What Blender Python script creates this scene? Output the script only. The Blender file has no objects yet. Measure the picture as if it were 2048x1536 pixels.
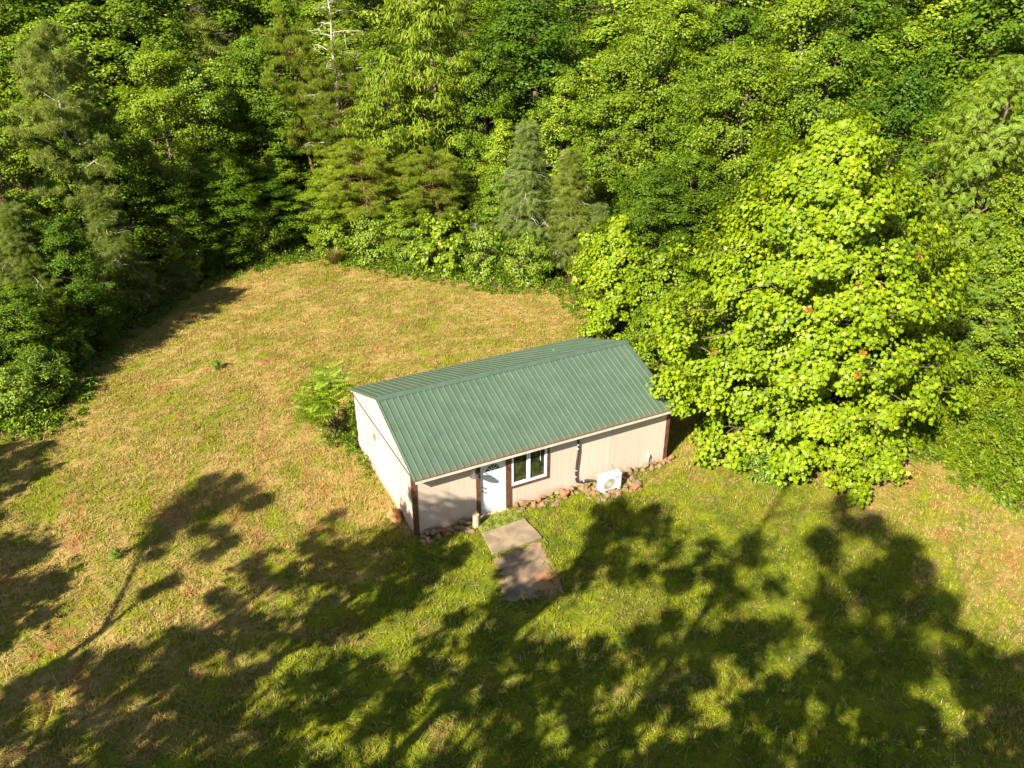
import bpy, math, random
import numpy as np
from mathutils import Matrix, Vector
PI=math.pi
scene=bpy.context.scene
COL=scene.collection
# ------------------------------------------------------------------ camera
cam_d=bpy.data.cameras.new('camera'); cam=bpy.data.objects.new('camera',cam_d); COL.objects.link(cam)
CF=Vector((0.39957,0.78822,-0.46804)); CR=Vector((0.89149,-0.45303,-0.00187)); CU=CR.cross(CF).normalized(); CR=CF.cross(CU).normalized()
m=Matrix(((CR.x,CU.x,-CF.x,-6.54055),(CR.y,CU.y,-CF.y,-19.70442),(CR.z,CU.z,-CF.z,16.37313),(0,0,0,1)))
cam.matrix_world=m
cam_d.sensor_width=36; cam_d.lens=36*1616.885/2048; cam_d.clip_end=2000; cam_d.clip_start=.1
scene.camera=cam
# ------------------------------------------------------------------ light
SUN_EL=math.radians(35.5); SX,SY=-.88,-.475
sd=Vector((SX/math.hypot(SX,SY)*math.cos(SUN_EL),SY/math.hypot(SX,SY)*math.cos(SUN_EL),math.sin(SUN_EL)))
sl=bpy.data.lights.new('sun','SUN'); sl.energy=5.0; sl.angle=math.radians(.53); sl.color=(1,.92,.75)
so=bpy.data.objects.new('sun',sl); COL.objects.link(so); so.rotation_euler=sd.to_track_quat('Z','Y').to_euler()
w=bpy.data.worlds.new('World'); scene.world=w; w.use_nodes=True
nt=w.node_tree; bg=nt.nodes['Background']; sky=nt.nodes.new('ShaderNodeTexSky'); sky.sky_type='NISHITA'; sky.sun_disc=False
sky.sun_elevation=SUN_EL; sky.sun_rotation=math.atan2(sd.x,sd.y)
nt.links.new(sky.outputs[0],bg.inputs[0]); bg.inputs[1].default_value=.05
scene.view_settings.view_transform='Standard'; scene.view_settings.look='None'; scene.view_settings.exposure=1.65; scene.view_settings.gamma=1
scene.render.engine='CYCLES'
scene.cycles.max_bounces=6; scene.cycles.diffuse_bounces=3; scene.cycles.transmission_bounces=4; scene.cycles.transparent_max_bounces=6

# ------------------------------------------------------------------ node helpers
class NT:
    def __init__(s,name):
        s.m=bpy.data.materials.new(name); s.m.use_nodes=True; s.t=s.m.node_tree; s.t.nodes.clear(); s.out=s.n('ShaderNodeOutputMaterial')
    def n(s,t,**k):
        o=s.t.nodes.new(t)
        for a,b in k.items(): setattr(o,a,b)
        return o
    def l(s,a,b): s.t.links.new(a,b)
    def set(s,sock,v):
        if isinstance(v,bpy.types.NodeSocket): s.l(v,sock)
        elif v is not None: sock.default_value=v
    def math(s,op,a,b=None,c=None,clamp=False):
        o=s.n('ShaderNodeMath',operation=op); o.use_clamp=clamp; s.set(o.inputs[0],a); s.set(o.inputs[1],b)
        if c is not None: s.set(o.inputs[2],c)
        return o.outputs[0]
    def noise(s,vec,scale,detail=3,rough=.55,dist=0):
        o=s.n('ShaderNodeTexNoise'); s.set(o.inputs['Vector'],vec); o.inputs['Scale'].default_value=scale; o.inputs['Detail'].default_value=detail; o.inputs['Roughness'].default_value=rough; o.inputs['Distortion'].default_value=dist
        return o.outputs[0]
    def mr(s,v,a,b,c=0,d=1,smooth=True):
        o=s.n('ShaderNodeMapRange'); o.interpolation_type='SMOOTHSTEP' if smooth else 'LINEAR'
        s.set(o.inputs[0],v)
        for i,x in enumerate((a,b,c,d)): o.inputs[i+1].default_value=x
        return o.outputs[0]
    def mix(s,f,a,b,mode='MIX'):
        o=s.n('ShaderNodeMix',data_type='RGBA',blend_type=mode); s.set(o.inputs[0],f)
        for i,x in ((6,a),(7,b)):
            s.set(o.inputs[i],x if isinstance(x,bpy.types.NodeSocket) else (*x,1))
        return o.outputs[2]
    def pos(s): return s.n('ShaderNodeNewGeometry').outputs['Position']
    def obj(s): return s.n('ShaderNodeTexCoord').outputs['Object']
    def scale(s,v,sc):
        o=s.n('ShaderNodeVectorMath',operation='MULTIPLY'); s.l(v,o.inputs[0]); o.inputs[1].default_value=sc; return o.outputs[0]
    def bsdf(s,col,rough=.7,spec=.3,bump=None,bd=.01,metal=0,bs=1.):
        b=s.n('ShaderNodeBsdfPrincipled'); s.set(b.inputs['Base Color'],col if isinstance(col,bpy.types.NodeSocket) else (*col,1)); s.set(b.inputs['Roughness'],rough)
        b.inputs['Specular IOR Level'].default_value=spec; b.inputs['Metallic'].default_value=metal
        if bump is not None:
            q=s.n('ShaderNodeBump'); s.l(bump,q.inputs['Height']); q.inputs['Distance'].default_value=bd; q.inputs['Strength'].default_value=bs; s.l(q.outputs[0],b.inputs['Normal'])
        return b.outputs[0]
    def done(s,sh): s.l(sh,s.out.inputs[0]); return s.m
def simple(name,col,rough=.6,spec=.3,var=.15,sc=6,metal=0,bd=.004):
    t=NT(name); p=t.obj(); n=t.noise(p,sc,4); n2=t.noise(p,sc*9,2)
    c=t.mix(t.mr(n,.3,.7,0,1),[x*(1-var) for x in col],[min(1,x*(1+var)) for x in col])
    return t.done(t.bsdf(c,rough,spec,n2,bd,metal))

# ------------------------------------------------------------------ field colour (shared by soil and blades)
def field_colour(t,blade):
    p=t.pos(); sx=t.n('ShaderNodeSeparateXYZ'); t.l(p,sx.inputs[0]); X,Y=sx.outputs[0],sx.outputs[1]
    dx=t.math('SUBTRACT',X,4.5); dy=t.math('SUBTRACT',Y,5.0)
    r=t.math('SQRT',t.math('ADD',t.math('MULTIPLY',dx,dx),t.math('MULTIPLY',t.math('MULTIPLY',dy,dy),1.5)))
    th=t.math('ARCTAN2',dy,dx)
    cb=t.n('ShaderNodeCombineXYZ'); t.l(t.math('MULTIPLY',r,1.1),cb.inputs[0]); t.l(t.math('MULTIPLY',th,1.6),cb.inputs[1])
    streak=t.mr(t.noise(cb.outputs[0],1.0,6,.72,1.2),.3,.7,.15,.85,False)
    flat=t.scale(p,(1,1,0))
    n1=t.noise(flat,.23,4,.6); n2=t.noise(flat,1.1,4,.65); n3=t.noise(flat,5,3,.6); n2b=t.noise(flat,.6,5,.7,.8)
    ex=t.math('SUBTRACT',X,3.0); ey=t.math('ADD',Y,8.0)
    er=t.math('SQRT',t.math('ADD',t.math('MULTIPLY',ex,ex),t.math('MULTIPLY',t.math('MULTIPLY',ey,ey),1.6)))
    bias=t.mr(er,6,15,.30,.04)
    g=t.math('ADD',t.math('ADD',t.math('MULTIPLY',n1,.55),t.math('MULTIPLY',n2,.75)),t.math('ADD',t.math('MULTIPLY',n3,.45),t.math('MULTIPLY',t.math('ADD',t.math('MULTIPLY',streak,.5),t.math('MULTIPLY',n2b,.5)),.75)))
    g=t.math('ADD',g,bias)
    if blade:
        isl=t.n('ShaderNodeNewGeometry').outputs['Random Per Island']
        g=t.math('ADD',g,t.math('MULTIPLY',t.math('SUBTRACT',isl,.5),.5))
    g=t.mr(g,1.19,1.47)
    straw=t.mix(t.mr(n3,.3,.7),(.41,.265,.075),(.56,.41,.14))
    green=t.mix(t.mr(n2,.35,.65),(.10,.155,.007),(.26,.29,.013))
    c=t.mix(g,straw,green)
    clay=t.math('MULTIPLY',t.mr(t.noise(flat,.9,5,.7,.4),.50,.64),t.mr(streak,.40,.62,1,.15))
    clay=t.math('MULTIPLY',clay,t.mr(bias,.06,.2,.95,.3))
    c=t.mix(t.math('MULTIPLY',clay,.9 if not blade else .6),c,(.40,.175,.065))
    tk=t.math('SUBTRACT',t.math('ADD',X,3.1),t.math('MULTIPLY',t.math('SUBTRACT',Y,.9),.22)); tk=t.math('ADD',tk,t.math('MULTIPLY',t.math('SUBTRACT',n2,.5),.5))
    tk=t.math('MINIMUM',t.math('ABSOLUTE',tk),t.math('ABSOLUTE',t.math('ADD',tk,1.65)))
    tkm=t.math('MULTIPLY',t.math('MULTIPLY',t.mr(tk,.06,.26,1,0),t.mr(n3,.35,.6,.3,1)),t.math('MULTIPLY',t.mr(Y,-1,1,0,1),t.mr(Y,8,14,1,0)))
    c=t.mix(t.math('MULTIPLY',tkm,.6),c,(.38,.20,.085))
    n4=t.noise(flat,8.5,4,.75); c=t.mix(t.mr(n4,.30,.52,.8,0),c,t.mix(.55,c,(.05,.045,.005))); c=t.mix(t.mr(n4,.55,.75,0,.35),c,(.60,.50,.18))
    # bare disturbed earth by the front left corner and the muddy slab
    return c,n2,n4,g,flat
t=NT('mown field soil'); c,n2,n3,g,flat=field_colour(t,False)
fine=t.noise(flat,34,3,.7); c=t.mix(t.mr(fine,.3,.7,0,.75),c,t.mix(.5,c,(.05,.04,.015)))
MAT_GROUND=t.done(t.bsdf(c,.95,.1,t.math('ADD',fine,n3),.05))
t=NT('grass blades'); c,n2,n3,g,flat=field_colour(t,True)
isl=t.n('ShaderNodeNewGeometry').outputs['Random Per Island']
w2=t.math('FRACT',t.math('MULTIPLY',isl,37.7))
c=t.mix(t.mr(w2,.80,.98,0,.6),c,(.50,.40,.20)); c=t.mix(t.mr(isl,0,.35,.75,0),c,(.09,.075,.02))
d=t.n('ShaderNodeBsdfDiffuse'); t.l(c,d.inputs[0]); tr_=t.n('ShaderNodeBsdfTranslucent'); t.l(c,tr_.inputs[0]); mx=t.n('ShaderNodeMixShader'); mx.inputs[0].default_value=.25; t.l(d.outputs[0],mx.inputs[1]); t.l(tr_.outputs[0],mx.inputs[2])
MAT_BLADE=t.done(mx.outputs[0])
t=NT('forest floor'); p=t.pos(); a=t.noise(p,1.2,5,.6); b=t.noise(p,12,3,.7)
MAT_FLOOR=t.done(t.bsdf(t.mix(a,(.05,.045,.015),(.10,.07,.03)),.95,.1,b,.06))

# ------------------------------------------------------------------ leaf materials
def leafmat(name,c1,c2,c3=None,p3=.04,trans=.32,spec=.35,rough=.42,objvar=1.,tip=None):
    t=NT(name); geo=t.n('ShaderNodeNewGeometry'); isl=geo.outputs['Random Per Island']; oi=t.n('ShaderNodeObjectInfo').outputs['Random']
    n=t.noise(t.obj(),.55,2,.5)
    f=t.math('ADD',t.math('MULTIPLY',isl,.55),t.math('MULTIPLY',n,.6)); f=t.math('ADD',f,t.math('MULTIPLY',t.math('SUBTRACT',oi,.5),.55*objvar))
    c=t.mix(t.mr(f,.15,.95,0,1,False),c1,c2)
    if c3: 
        w_=t.math('FRACT',t.math('MULTIPLY',isl,53.3)); c=t.mix(t.math('GREATER_THAN',w_,1-p3),c,c3)
    b=t.n('ShaderNodeBsdfPrincipled'); t.l(c,b.inputs['Base Color']); b.inputs['Roughness'].default_value=rough; b.inputs['Specular IOR Level'].default_value=spec
    tr=t.n('ShaderNodeBsdfTranslucent'); c2_=t.mix(.35,c,(.30,.36,.01)); t.l(c2_,tr.inputs[0])
    mx=t.n('ShaderNodeMixShader'); mx.inputs[0].default_value=trans; t.l(b.outputs[0],mx.inputs[1]); t.l(tr.outputs[0],mx.inputs[2])
    return t.done(mx.outputs[0])
LM={
 'broad':leafmat('leaves mid green',(.055,.115,.005),(.185,.265,.010),(.26,.30,.03),spec=.2),
 'broad_dark':leafmat('leaves deep green',(.036,.088,.005),(.125,.20,.009),spec=.15),
 'broad_bright':leafmat('leaves bright green',(.09,.17,.007),(.25,.33,.012),(.34,.33,.04)),
 'hickory':leafmat('leaves yellow green drooping',(.09,.165,.008),(.23,.30,.016),(.34,.22,.04),.03,spec=.15),
 'tulip':leafmat('leaves lime lobed',(.070,.150,.004),(.275,.355,.010),(.42,.38,.03),.012,objvar=.3,trans=.34,spec=.2),
 'locust':leafmat('leaves fresh feathery green',(.09,.17,.010),(.20,.29,.015)),
 'cedar':leafmat('sprays olive green',(.075,.115,.014),(.19,.235,.024),(.21,.15,.05),.05,spec=.15,rough=.7),
 'cedar_blue':leafmat('sprays grey green',(.085,.13,.022),(.18,.235,.045),(.2,.2,.12),.05,spec=.15,rough=.7),
 'vpine':leafmat('needles olive green',(.09,.14,.010),(.22,.27,.018),spec=.15,rough=.7),
 'wpine':leafmat('needles grey green',(.10,.15,.025),(.22,.27,.05),(.30,.15,.04),.03,spec=.15,rough=.7),
 'weed':leafmat('weeds fresh green',(.07,.15,.010),(.19,.28,.018),(.30,.30,.05),.05),
 'bank':leafmat('weeds lime',(.11,.19,.006),(.27,.33,.013),(.36,.33,.06),.05,spec=.15),
 'rust':leafmat('dead leaves rust',(.35,.13,.03),(.45,.2,.05)),
 'sumac':leafmat('sumac fronds green',(.12,.24,.010),(.27,.37,.016),(.34,.3,.03),.06),
}
BARK=simple('bark grey brown',(.16,.12,.085),.9,.1,.35,3,bd=.02)
BARK_RED=simple('bark reddish pine',(.24,.13,.075),.9,.1,.35,3,bd=.02)
BARK_PALE=simple('bark pale grey',(.36,.33,.27),.9,.1,.3,3,bd=.02)

# ------------------------------------------------------------------ mesh helpers
def tag(o,label=None,cat=None,group=None,kind=None):
    if label: o['label']=label
    if cat: o['category']=cat
    if group: o['group']=group
    if kind: o['kind']=kind
    return o
def np_mesh(name,V,Fs,mats,smooth=False):
    """V (n,3); Fs list of (m,k) int arrays"""
    me=bpy.data.meshes.new(name); V=np.asarray(V,dtype=np.float32)
    Fs=[f for f in Fs if len(f)]
    lt=np.concatenate([np.full(len(f),f.shape[1],dtype=np.int32) for f in Fs]); li=np.concatenate([f.ravel() for f in Fs]).astype(np.int32)
    ls=np.concatenate([[0],np.cumsum(lt)[:-1]]).astype(np.int32)
    me.vertices.add(len(V)); me.vertices.foreach_set('co',V.ravel()); me.loops.add(len(li)); me.loops.foreach_set('vertex_index',li)
    me.polygons.add(len(lt)); me.polygons.foreach_set('loop_start',ls); me.polygons.foreach_set('loop_total',lt)
    if smooth: me.polygons.foreach_set('use_smooth',np.ones(len(lt),dtype=bool))
    for m_ in (mats if isinstance(mats,(list,tuple)) else [mats]): me.materials.append(m_)
    me.update(calc_edges=True); return me
def link(name,me,parent=None,loc=None,rot=None):
    o=bpy.data.objects.new(name,me); COL.objects.link(o)
    if parent: o.parent=parent
    if loc is not None: o.location=loc
    if rot is not None: o.rotation_euler=rot
    return o
class MB:
    def __init__(s): s.v=[]; s.f=[]
    def add(s,vs,fs):
        b=len(s.v); s.v+= [tuple(x) for x in vs]; s.f+= [tuple(i+b for i in f) for f in fs]; return s
    def box(s,x0,x1,y0,y1,z0,z1):
        return s.add([(x0,y0,z0),(x1,y0,z0),(x1,y1,z0),(x0,y1,z0),(x0,y0,z1),(x1,y0,z1),(x1,y1,z1),(x0,y1,z1)],[(3,2,1,0),(4,5,6,7),(0,1,5,4),(1,2,6,5),(2,3,7,6),(3,0,4,7)])
    def bar(s,a,b,w,h):
        a=Vector(a);b=Vector(b);d=(b-a).normalized();u=Vector((0,0,1)) if abs(d.z)<.9 else Vector((0,1,0)); r=d.cross(u).normalized()*w/2; q=r.cross(d).normalized()*h/2
        vs=[p+i*r+j*q for p in (a,b) for i,j in ((-1,-1),(1,-1),(1,1),(-1,1))]
        return s.add(vs,[(3,2,1,0),(4,5,6,7),(0,1,5,4),(1,2,6,5),(2,3,7,6),(3,0,4,7)])
    def tube(s,pts,rad,n=10,caps=True):
        pts=[Vector(p) for p in pts]; rad=rad if isinstance(rad,(list,tuple)) else [rad]*len(pts); b=len(s.v); u=None
        for i,p in enumerate(pts):
            d=(pts[min(i+1,len(pts)-1)]-pts[max(i-1,0)]).normalized()
            if u is None: u=d.orthogonal().normalized()
            u=(u-d*u.dot(d)).normalized(); v=d.cross(u)
            for k in range(n): a=2*PI*k/n; s.v.append(tuple(p+(u*math.cos(a)+v*math.sin(a))*rad[i]))
        for i in range(len(pts)-1):
            for k in range(n): s.f.append((b+i*n+k,b+i*n+(k+1)%n,b+(i+1)*n+(k+1)%n,b+(i+1)*n+k))
        if caps: s.f.append(tuple(b+k for k in range(n))[::-1]); s.f.append(tuple(b+(len(pts)-1)*n+k for k in range(n)))
        return s
    def lathe(s,c,prof,n=24,axis='z'):
        b=len(s.v)
        for r,z in prof:
            for k in range(n):
                a=2*PI*k/n; x,y=r*math.cos(a),r*math.sin(a)
                s.v.append((c[0]+x,c[1]+y,c[2]+z) if axis=='z' else (c[0]+x,c[1]+z,c[2]+y))
        for i in range(len(prof)-1):
            for k in range(n): s.f.append((b+i*n+k,b+i*n+(k+1)%n,b+(i+1)*n+(k+1)%n,b+(i+1)*n+k))
        s.f.append(tuple(b+k for k in range(n))); s.f.append(tuple(b+(len(prof)-1)*n+k for k in range(n)))
        return s
    def build(s,name,mat,parent=None,bevel=0,smooth=False,loc=None,rot=None):
        me=bpy.data.meshes.new(name); me.from_pydata(s.v,[],s.f); me.materials.append(mat); me.update()
        import bmesh
        bm=bmesh.new(); bm.from_mesh(me); bmesh.ops.recalc_face_normals(bm,faces=bm.faces); bm.to_mesh(me); bm.free()
        if smooth:
            me.polygons.foreach_set('use_smooth',np.ones(len(me.polygons),dtype=bool))
            me.set_sharp_from_angle(angle=math.radians(40))
        o=link(name,me,parent,loc,rot)
        if bevel: md=o.modifiers.new('bevel','BEVEL'); md.width=bevel; md.segments=2; md.limit_method='ANGLE'
        return o
def empty(name,loc=(0,0,0),rz=0): 
    o=bpy.data.objects.new(name,None); COL.objects.link(o); o.location=loc; o.rotation_euler=(0,0,rz); o.empty_display_size=.3; return o

# ------------------------------------------------------------------ terrain
def gz(x,y):
    u=np.clip((np.asarray(x)*.35+np.asarray(y)*.94-29)/3,-20,20); 
    v=.36*np.log1p(np.exp(u))
    return np.minimum(v,14)+0.0
YARD=[(-60,10),(-20,12),(-12.3,13.0),(-10.2,12.6),(-9.2,17.6),(-7.6,20.7),(-4.9,24.3),(-2.2,27.1),(.8,27.9),(3.8,27.9),(6.9,23.8),(10,20.8),(11.9,18.1),(15.0,16.6),(14.2,11),(14,7),(16,2),(18.5,-3.7),(18.6,-7.9),(22,-16),(40,-60),(-60,-60)]
def inside(px,py,poly):
    c=np.zeros(np.shape(px),bool)
    for i in range(len(poly)):
        x1,y1=poly[i];x2,y2=poly[i-1]
        if y1==y2: continue
        c^=((y1>py)!=(y2>py))&(px<(x2-x1)*(py-y1)/(y2-y1)+x1)
    return c
ax=np.concatenate([np.linspace(-500,-45,14),np.arange(-40,60,.8),np.linspace(64,500,14)]); ay=np.concatenate([np.linspace(-500,-45,14),np.arange(-40,70,.8),np.linspace(74,500,14)])
XX,YY=np.meshgrid(ax,ay,indexing='ij'); ZZ=gz(XX,YY)
V=np.stack([XX,YY,ZZ],-1).reshape(-1,3); nx,ny=len(ax),len(ay)
I=(np.arange(nx-1)[:,None]*ny+np.arange(ny-1)[None]).ravel(); Fq=np.stack([I,I+ny,I+ny+1,I+1],1)
me=np_mesh('ground',V,[Fq],[MAT_GROUND,MAT_FLOOR],True)
cen=V[Fq].mean(1); mi=(~inside(cen[:,0],cen[:,1],YARD)).astype(np.int32); me.polygons.foreach_set('material_index',mi)
tag(link('ground',me),kind='structure')

# ------------------------------------------------------------------ grass
rs=np.random.RandomState(11)
quad=[(-15,-6),(9.5,-18),(30,-10),(20,8),(16,18),(2,30),(-14,28),(-16,10)]
HOLES=[[(-.05,-.05),(9.8,-.05),(9.8,6.1),(-.05,6.1)],[(1.85,-.9),(3.5,-.86),(3.5,-1.95),(1.76,-1.98)],[(1.9,-2.2),(3.2,-2.2),(2.7,-4.1),(1.5,-3.7)]]
N=900000
gx=rs.uniform(-16,22,N); gy=rs.uniform(-17,30,N)
ok=inside(gx,gy,YARD)&inside(gx,gy,quad)
for h in HOLES: ok&=~inside(gx,gy,h)
gx,gy=gx[ok],gy[ok]; n=len(gx)
def vnoise(x,y,s,seed):
    r=np.random.RandomState(seed).rand(64,64); x=x/s;y=y/s; i=np.floor(x).astype(int);j=np.floor(y).astype(int);a=x-i;b=y-j;a=a*a*(3-2*a);b=b*b*(3-2*b)
    g=lambda p,q:r[p%64,q%64]
    return (g(i,j)*(1-a)+g(i+1,j)*a)*(1-b)+(g(i,j+1)*(1-a)+g(i+1,j+1)*a)*b
cl=vnoise(gx,gy,.22,1)*.6+vnoise(gx,gy,.9,2)*.4
keep=rs.rand(n)<np.clip(cl*1.9-.25,.12,1); gx,gy,cl=gx[keep],gy[keep],cl[keep]; n=len(gx)
ang=rs.uniform(0,2*PI,n); lean=rs.uniform(.25,1.0,n); ln=rs.uniform(.05,.15,n)*(.25+1.7*cl**1.5); wd=rs.uniform(.008,.022,n)
flat=rs.rand(n)<.28; lean=np.where(flat,rs.uniform(1.35,1.55,n),lean); ln=np.where(flat,rs.uniform(.14,.42,n),ln); wd=np.where(flat,rs.uniform(.008,.016,n),wd)
z0=gz(gx,gy)+np.where(flat,rs.uniform(.01,.05,n),-.005)
dx,dy=np.cos(ang),np.sin(ang); ca=rs.uniform(0,2*PI,n); wx,wy=-dy,dx
B=np.stack([gx,gy,z0],1); Wv=np.stack([wx,wy,np.zeros(n)],1)*wd[:,None]
tipv=B+np.stack([dx*np.sin(lean),dy*np.sin(lean),np.cos(lean)],1)*ln[:,None]
V=np.concatenate([B-Wv,B+Wv,tipv],1).reshape(-1,3); Fi=np.arange(3*n).reshape(-1,3)
tag(link('grass',np_mesh('grass',V,[Fi],MAT_BLADE)),'short mown grass and dry straw lying over the clearing','grass',kind='stuff')

# ------------------------------------------------------------------ leaves
def tmpl_lobed():
    r=[.0,.55,.32,.60,.36,.62,.36,.60,.32,.55]; a=[-PI/2,-1.1,-.65,-.15,.35,PI/2]
    out=[(0,-.35),(.42,-.38),(.36,-.12),(.56,.16),(.28,.22),(.20,.52),(0,.42),(-.20,.52),(-.28,.22),(-.56,.16),(-.36,-.12),(-.42,-.38)]
    v=[(0,0,.0)]+[(x,y,-.10*abs(x)-.05*max(0,y)) for x,y in out]
    f=[(0,i+1,(i+1)%12+1) for i in range(12)]
    return np.array(v),np.array(f)
def tmpl_oval(): return np.array([(0,-.5,0),(.34,.05,-.07),(0,.55,-.03),(-.34,.05,-.07)]),np.array([(0,1,2),(0,2,3)])
def tmpl_long(): return np.array([(0,0,0),(.13,.45,-.10),(0,1.0,-.35),(-.13,.45,-.10)]),np.array([(0,1,2),(0,2,3)])
def tmpl_needle(k=9):
    r=random.Random(1); v=[];f=[]
    for i in range(k):
        a=2*PI*i/k+r.uniform(-.3,.3); e=r.uniform(.15,1.2); d=Vector((math.cos(a)*math.cos(e),math.sin(a)*math.cos(e),math.sin(e))); s=d.orthogonal().normalized()*.05
        b=len(v); v+=[tuple(-s),tuple(s),tuple(d)]; f.append((b,b+1,b+2))
    return np.array(v),np.array(f)
def tmpl_spray():
    v=[(-.02,0,0),(.02,0,0),(0,1,-.12)];f=[(0,1,2)]
    for i in range(5):
        y=.12+i*.17; L=.42*(1-.13*i)
        for s in (-1,1):
            b=len(v); v+=[(0,y-.045,0),(0,y+.045,0),(s*L,y+.26,-.08)]; f.append((b,b+1,b+2) if s<0 else (b+1,b,b+2))
    return np.array(v,float),np.array(f)
def tmpl_frond(k=9):
    v=[(-.008,0,0),(.008,0,0),(0,1,-.2)];f=[(0,1,2)]
    for i in range(k):
        y=.14+i*.86/k; L=.30*math.sin(PI*(.25+.68*i/k)); z=-.2*y*y
        for s in (-1,1):
            b=len(v); v+=[(0,y-.01,z),(s*L*.5,y-.03,z+.01),(s*L,y+.06,z-.05),(s*L*.5,y+.055,z+.01)]; f+=[(b,b+1,b+2),(b,b+2,b+3)]
    return np.array(v,float),np.array(f)
TM={'lobed':tmpl_lobed(),'oval':tmpl_oval(),'long':tmpl_long(),'needle':tmpl_needle(),'spray':tmpl_spray(),'frond':tmpl_frond()}
def nrm(a): return a/np.maximum(np.linalg.norm(a,axis=1,keepdims=True),1e-9)
def place(tm,P,Nn,Tt,S):
    tv,tf=TM[tm]; Nn=nrm(Nn); Tt=nrm(Tt-Nn*(Tt*Nn).sum(1,keepdims=True)); Bt=np.cross(Tt,Nn)
    V=P[:,None]+S[:,None,None]*(tv[None,:,0:1]*Bt[:,None]+tv[None,:,1:2]*Tt[:,None]+tv[None,:,2:3]*Nn[:,None])
    k=len(tv); Fx=tf[None]+np.arange(len(P))[:,None,None]*k
    return V.reshape(-1,3),Fx.reshape(-1,3)
class Tubes:
    def __init__(s): s.V=[];s.F=[];s.n=0
    def add(s,pts,rad,n=6):
        pts=np.asarray(pts,float); m_=len(pts)
        if m_<2: return
        d=np.gradient(pts,axis=0); d=nrm(d); ref=np.array([0,0,1.]) if abs(d[0,2])<.8 else np.array([1.,0,0])
        u=nrm(np.cross(d,ref[None])); v=np.cross(d,u); a=np.arange(n)*2*PI/n
        r=np.asarray(rad,float)[:,None,None]
        V=pts[:,None]+r*(np.cos(a)[None,:,None]*u[:,None]+np.sin(a)[None,:,None]*v[:,None])
        i=np.arange(m_-1)[:,None]*n; k=np.arange(n)[None]; kk=(k+1)%n
        Fx=np.stack([i+k,i+kk,i+n+kk,i+n+k],-1).reshape(-1,4)+s.n
        s.V.append(V.reshape(-1,3)); s.F.append(Fx); s.n+=m_*n
    def mesh(s,name,mat): return np_mesh(name,np.concatenate(s.V),[np.concatenate(s.F)],mat,True)
def curve(a,b,sag,k,rs_,wob):
    t_=np.linspace(0,1,k)[:,None]; p=a*(1-t_)+b*t_; p[:,2]+=sag*np.sin(t_[:,0]*PI)
    w_=rs_.normal(0,wob,(k,3)); w_[0]=0; w_[-1]=0
    return p+w_
def cluster_leaves(rs_,C_,rc,n,tm,size,flat=.55,upw=.55,outw=.5,axis=None,droop=0.,shell=.62):
    """C_ (m,3) cluster centres, n leaves each"""
    m_=len(C_); Cn=np.repeat(C_,n,0); r=np.repeat(rc,n)
    d=nrm(rs_.normal(size=(m_*n,3))); rad=r*rs_.rand(m_*n)**shell
    P=Cn+d*rad[:,None]*np.array([1,1,flat])
    ax_=axis if axis is not None else np.array([0,0,0.])
    out=Cn-ax_; out[:,2]*=.3; out=nrm(out+1e-6)
    Nn=np.array([0,0,upw])+d*.5+out*outw+rs_.normal(0,.42,P.shape)
    T_=rs_.normal(size=P.shape)*.7+out*.6+d*.5; T_[:,2]-=droop
    S=size*rs_.uniform(.65,1.25,len(P))
    return place(tm,P,Nn,T_,S)
PROF={
 'round':lambda t_:np.sqrt(np.clip(1-((t_-.45)/.56)**2,0.02,1)),
 'cone':lambda t_:np.clip(1.02-t_,.04,1)**.8*np.clip(t_*6+.35,0,1),
 'pyr':lambda t_:np.interp(t_,[0,.12,.35,.6,.82,1],[.78,.97,1,.84,.55,.1]),
 'flat':lambda t_:np.interp(t_,[0,.3,.7,.9,1],[.35,.8,1,.8,.3]),
}
KINDS={
 'broad':dict(H=16,R=3.4,base=.12,prof='round',nl=84,tm='oval',size=.16,rc=.74,lpc=92,bark=0,flat=.8,up=.5,nc=5),
 'broad_dark':dict(H=14,R=3.0,base=.08,prof='round',nl=80,tm='oval',size=.155,rc=.68,lpc=88,bark=0,flat=.75,up=.45,nc=5),
 'broad_bright':dict(H=15,R=3.0,base=.12,prof='pyr',nl=80,tm='oval',size=.17,rc=.70,lpc=88,bark=0,flat=.8,up=.5,nc=5),
 'hickory':dict(H=16,R=3.2,base=.2,prof='round',nl=66,tm='long',size=.32,rc=.66,lpc=64,bark=0,flat=.7,up=.5,nc=5,droop=1.4),
 'cedar':dict(H=9,R=2.1,base=.06,prof='cone',nl=84,tm='spray',size=.40,rc=.42,lpc=13,bark=2,flat=.6,up=-.12,nc=5,droop=.5,twigs=1),
 'vpine':dict(H=8,R=2.8,base=.35,prof='flat',nl=34,tm='needle',size=.17,rc=.52,lpc=60,bark=1,flat=.26,up=.12,nc=6,twigs=1),
 'wpine':dict(H=15,R=3.4,base=.35,prof='pyr',nl=44,tm='needle',size=.24,rc=.55,lpc=64,bark=0,flat=.6,up=.25,nc=5),
 'locust':dict(H=14,R=3,base=.15,prof='round',nl=70,tm='frond',size=.27,rc=.72,lpc=36,bark=0,flat=.7,up=.45,nc=5,droop=.3),
}
BARKS=[BARK,BARK_RED,BARK_PALE]
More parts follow.
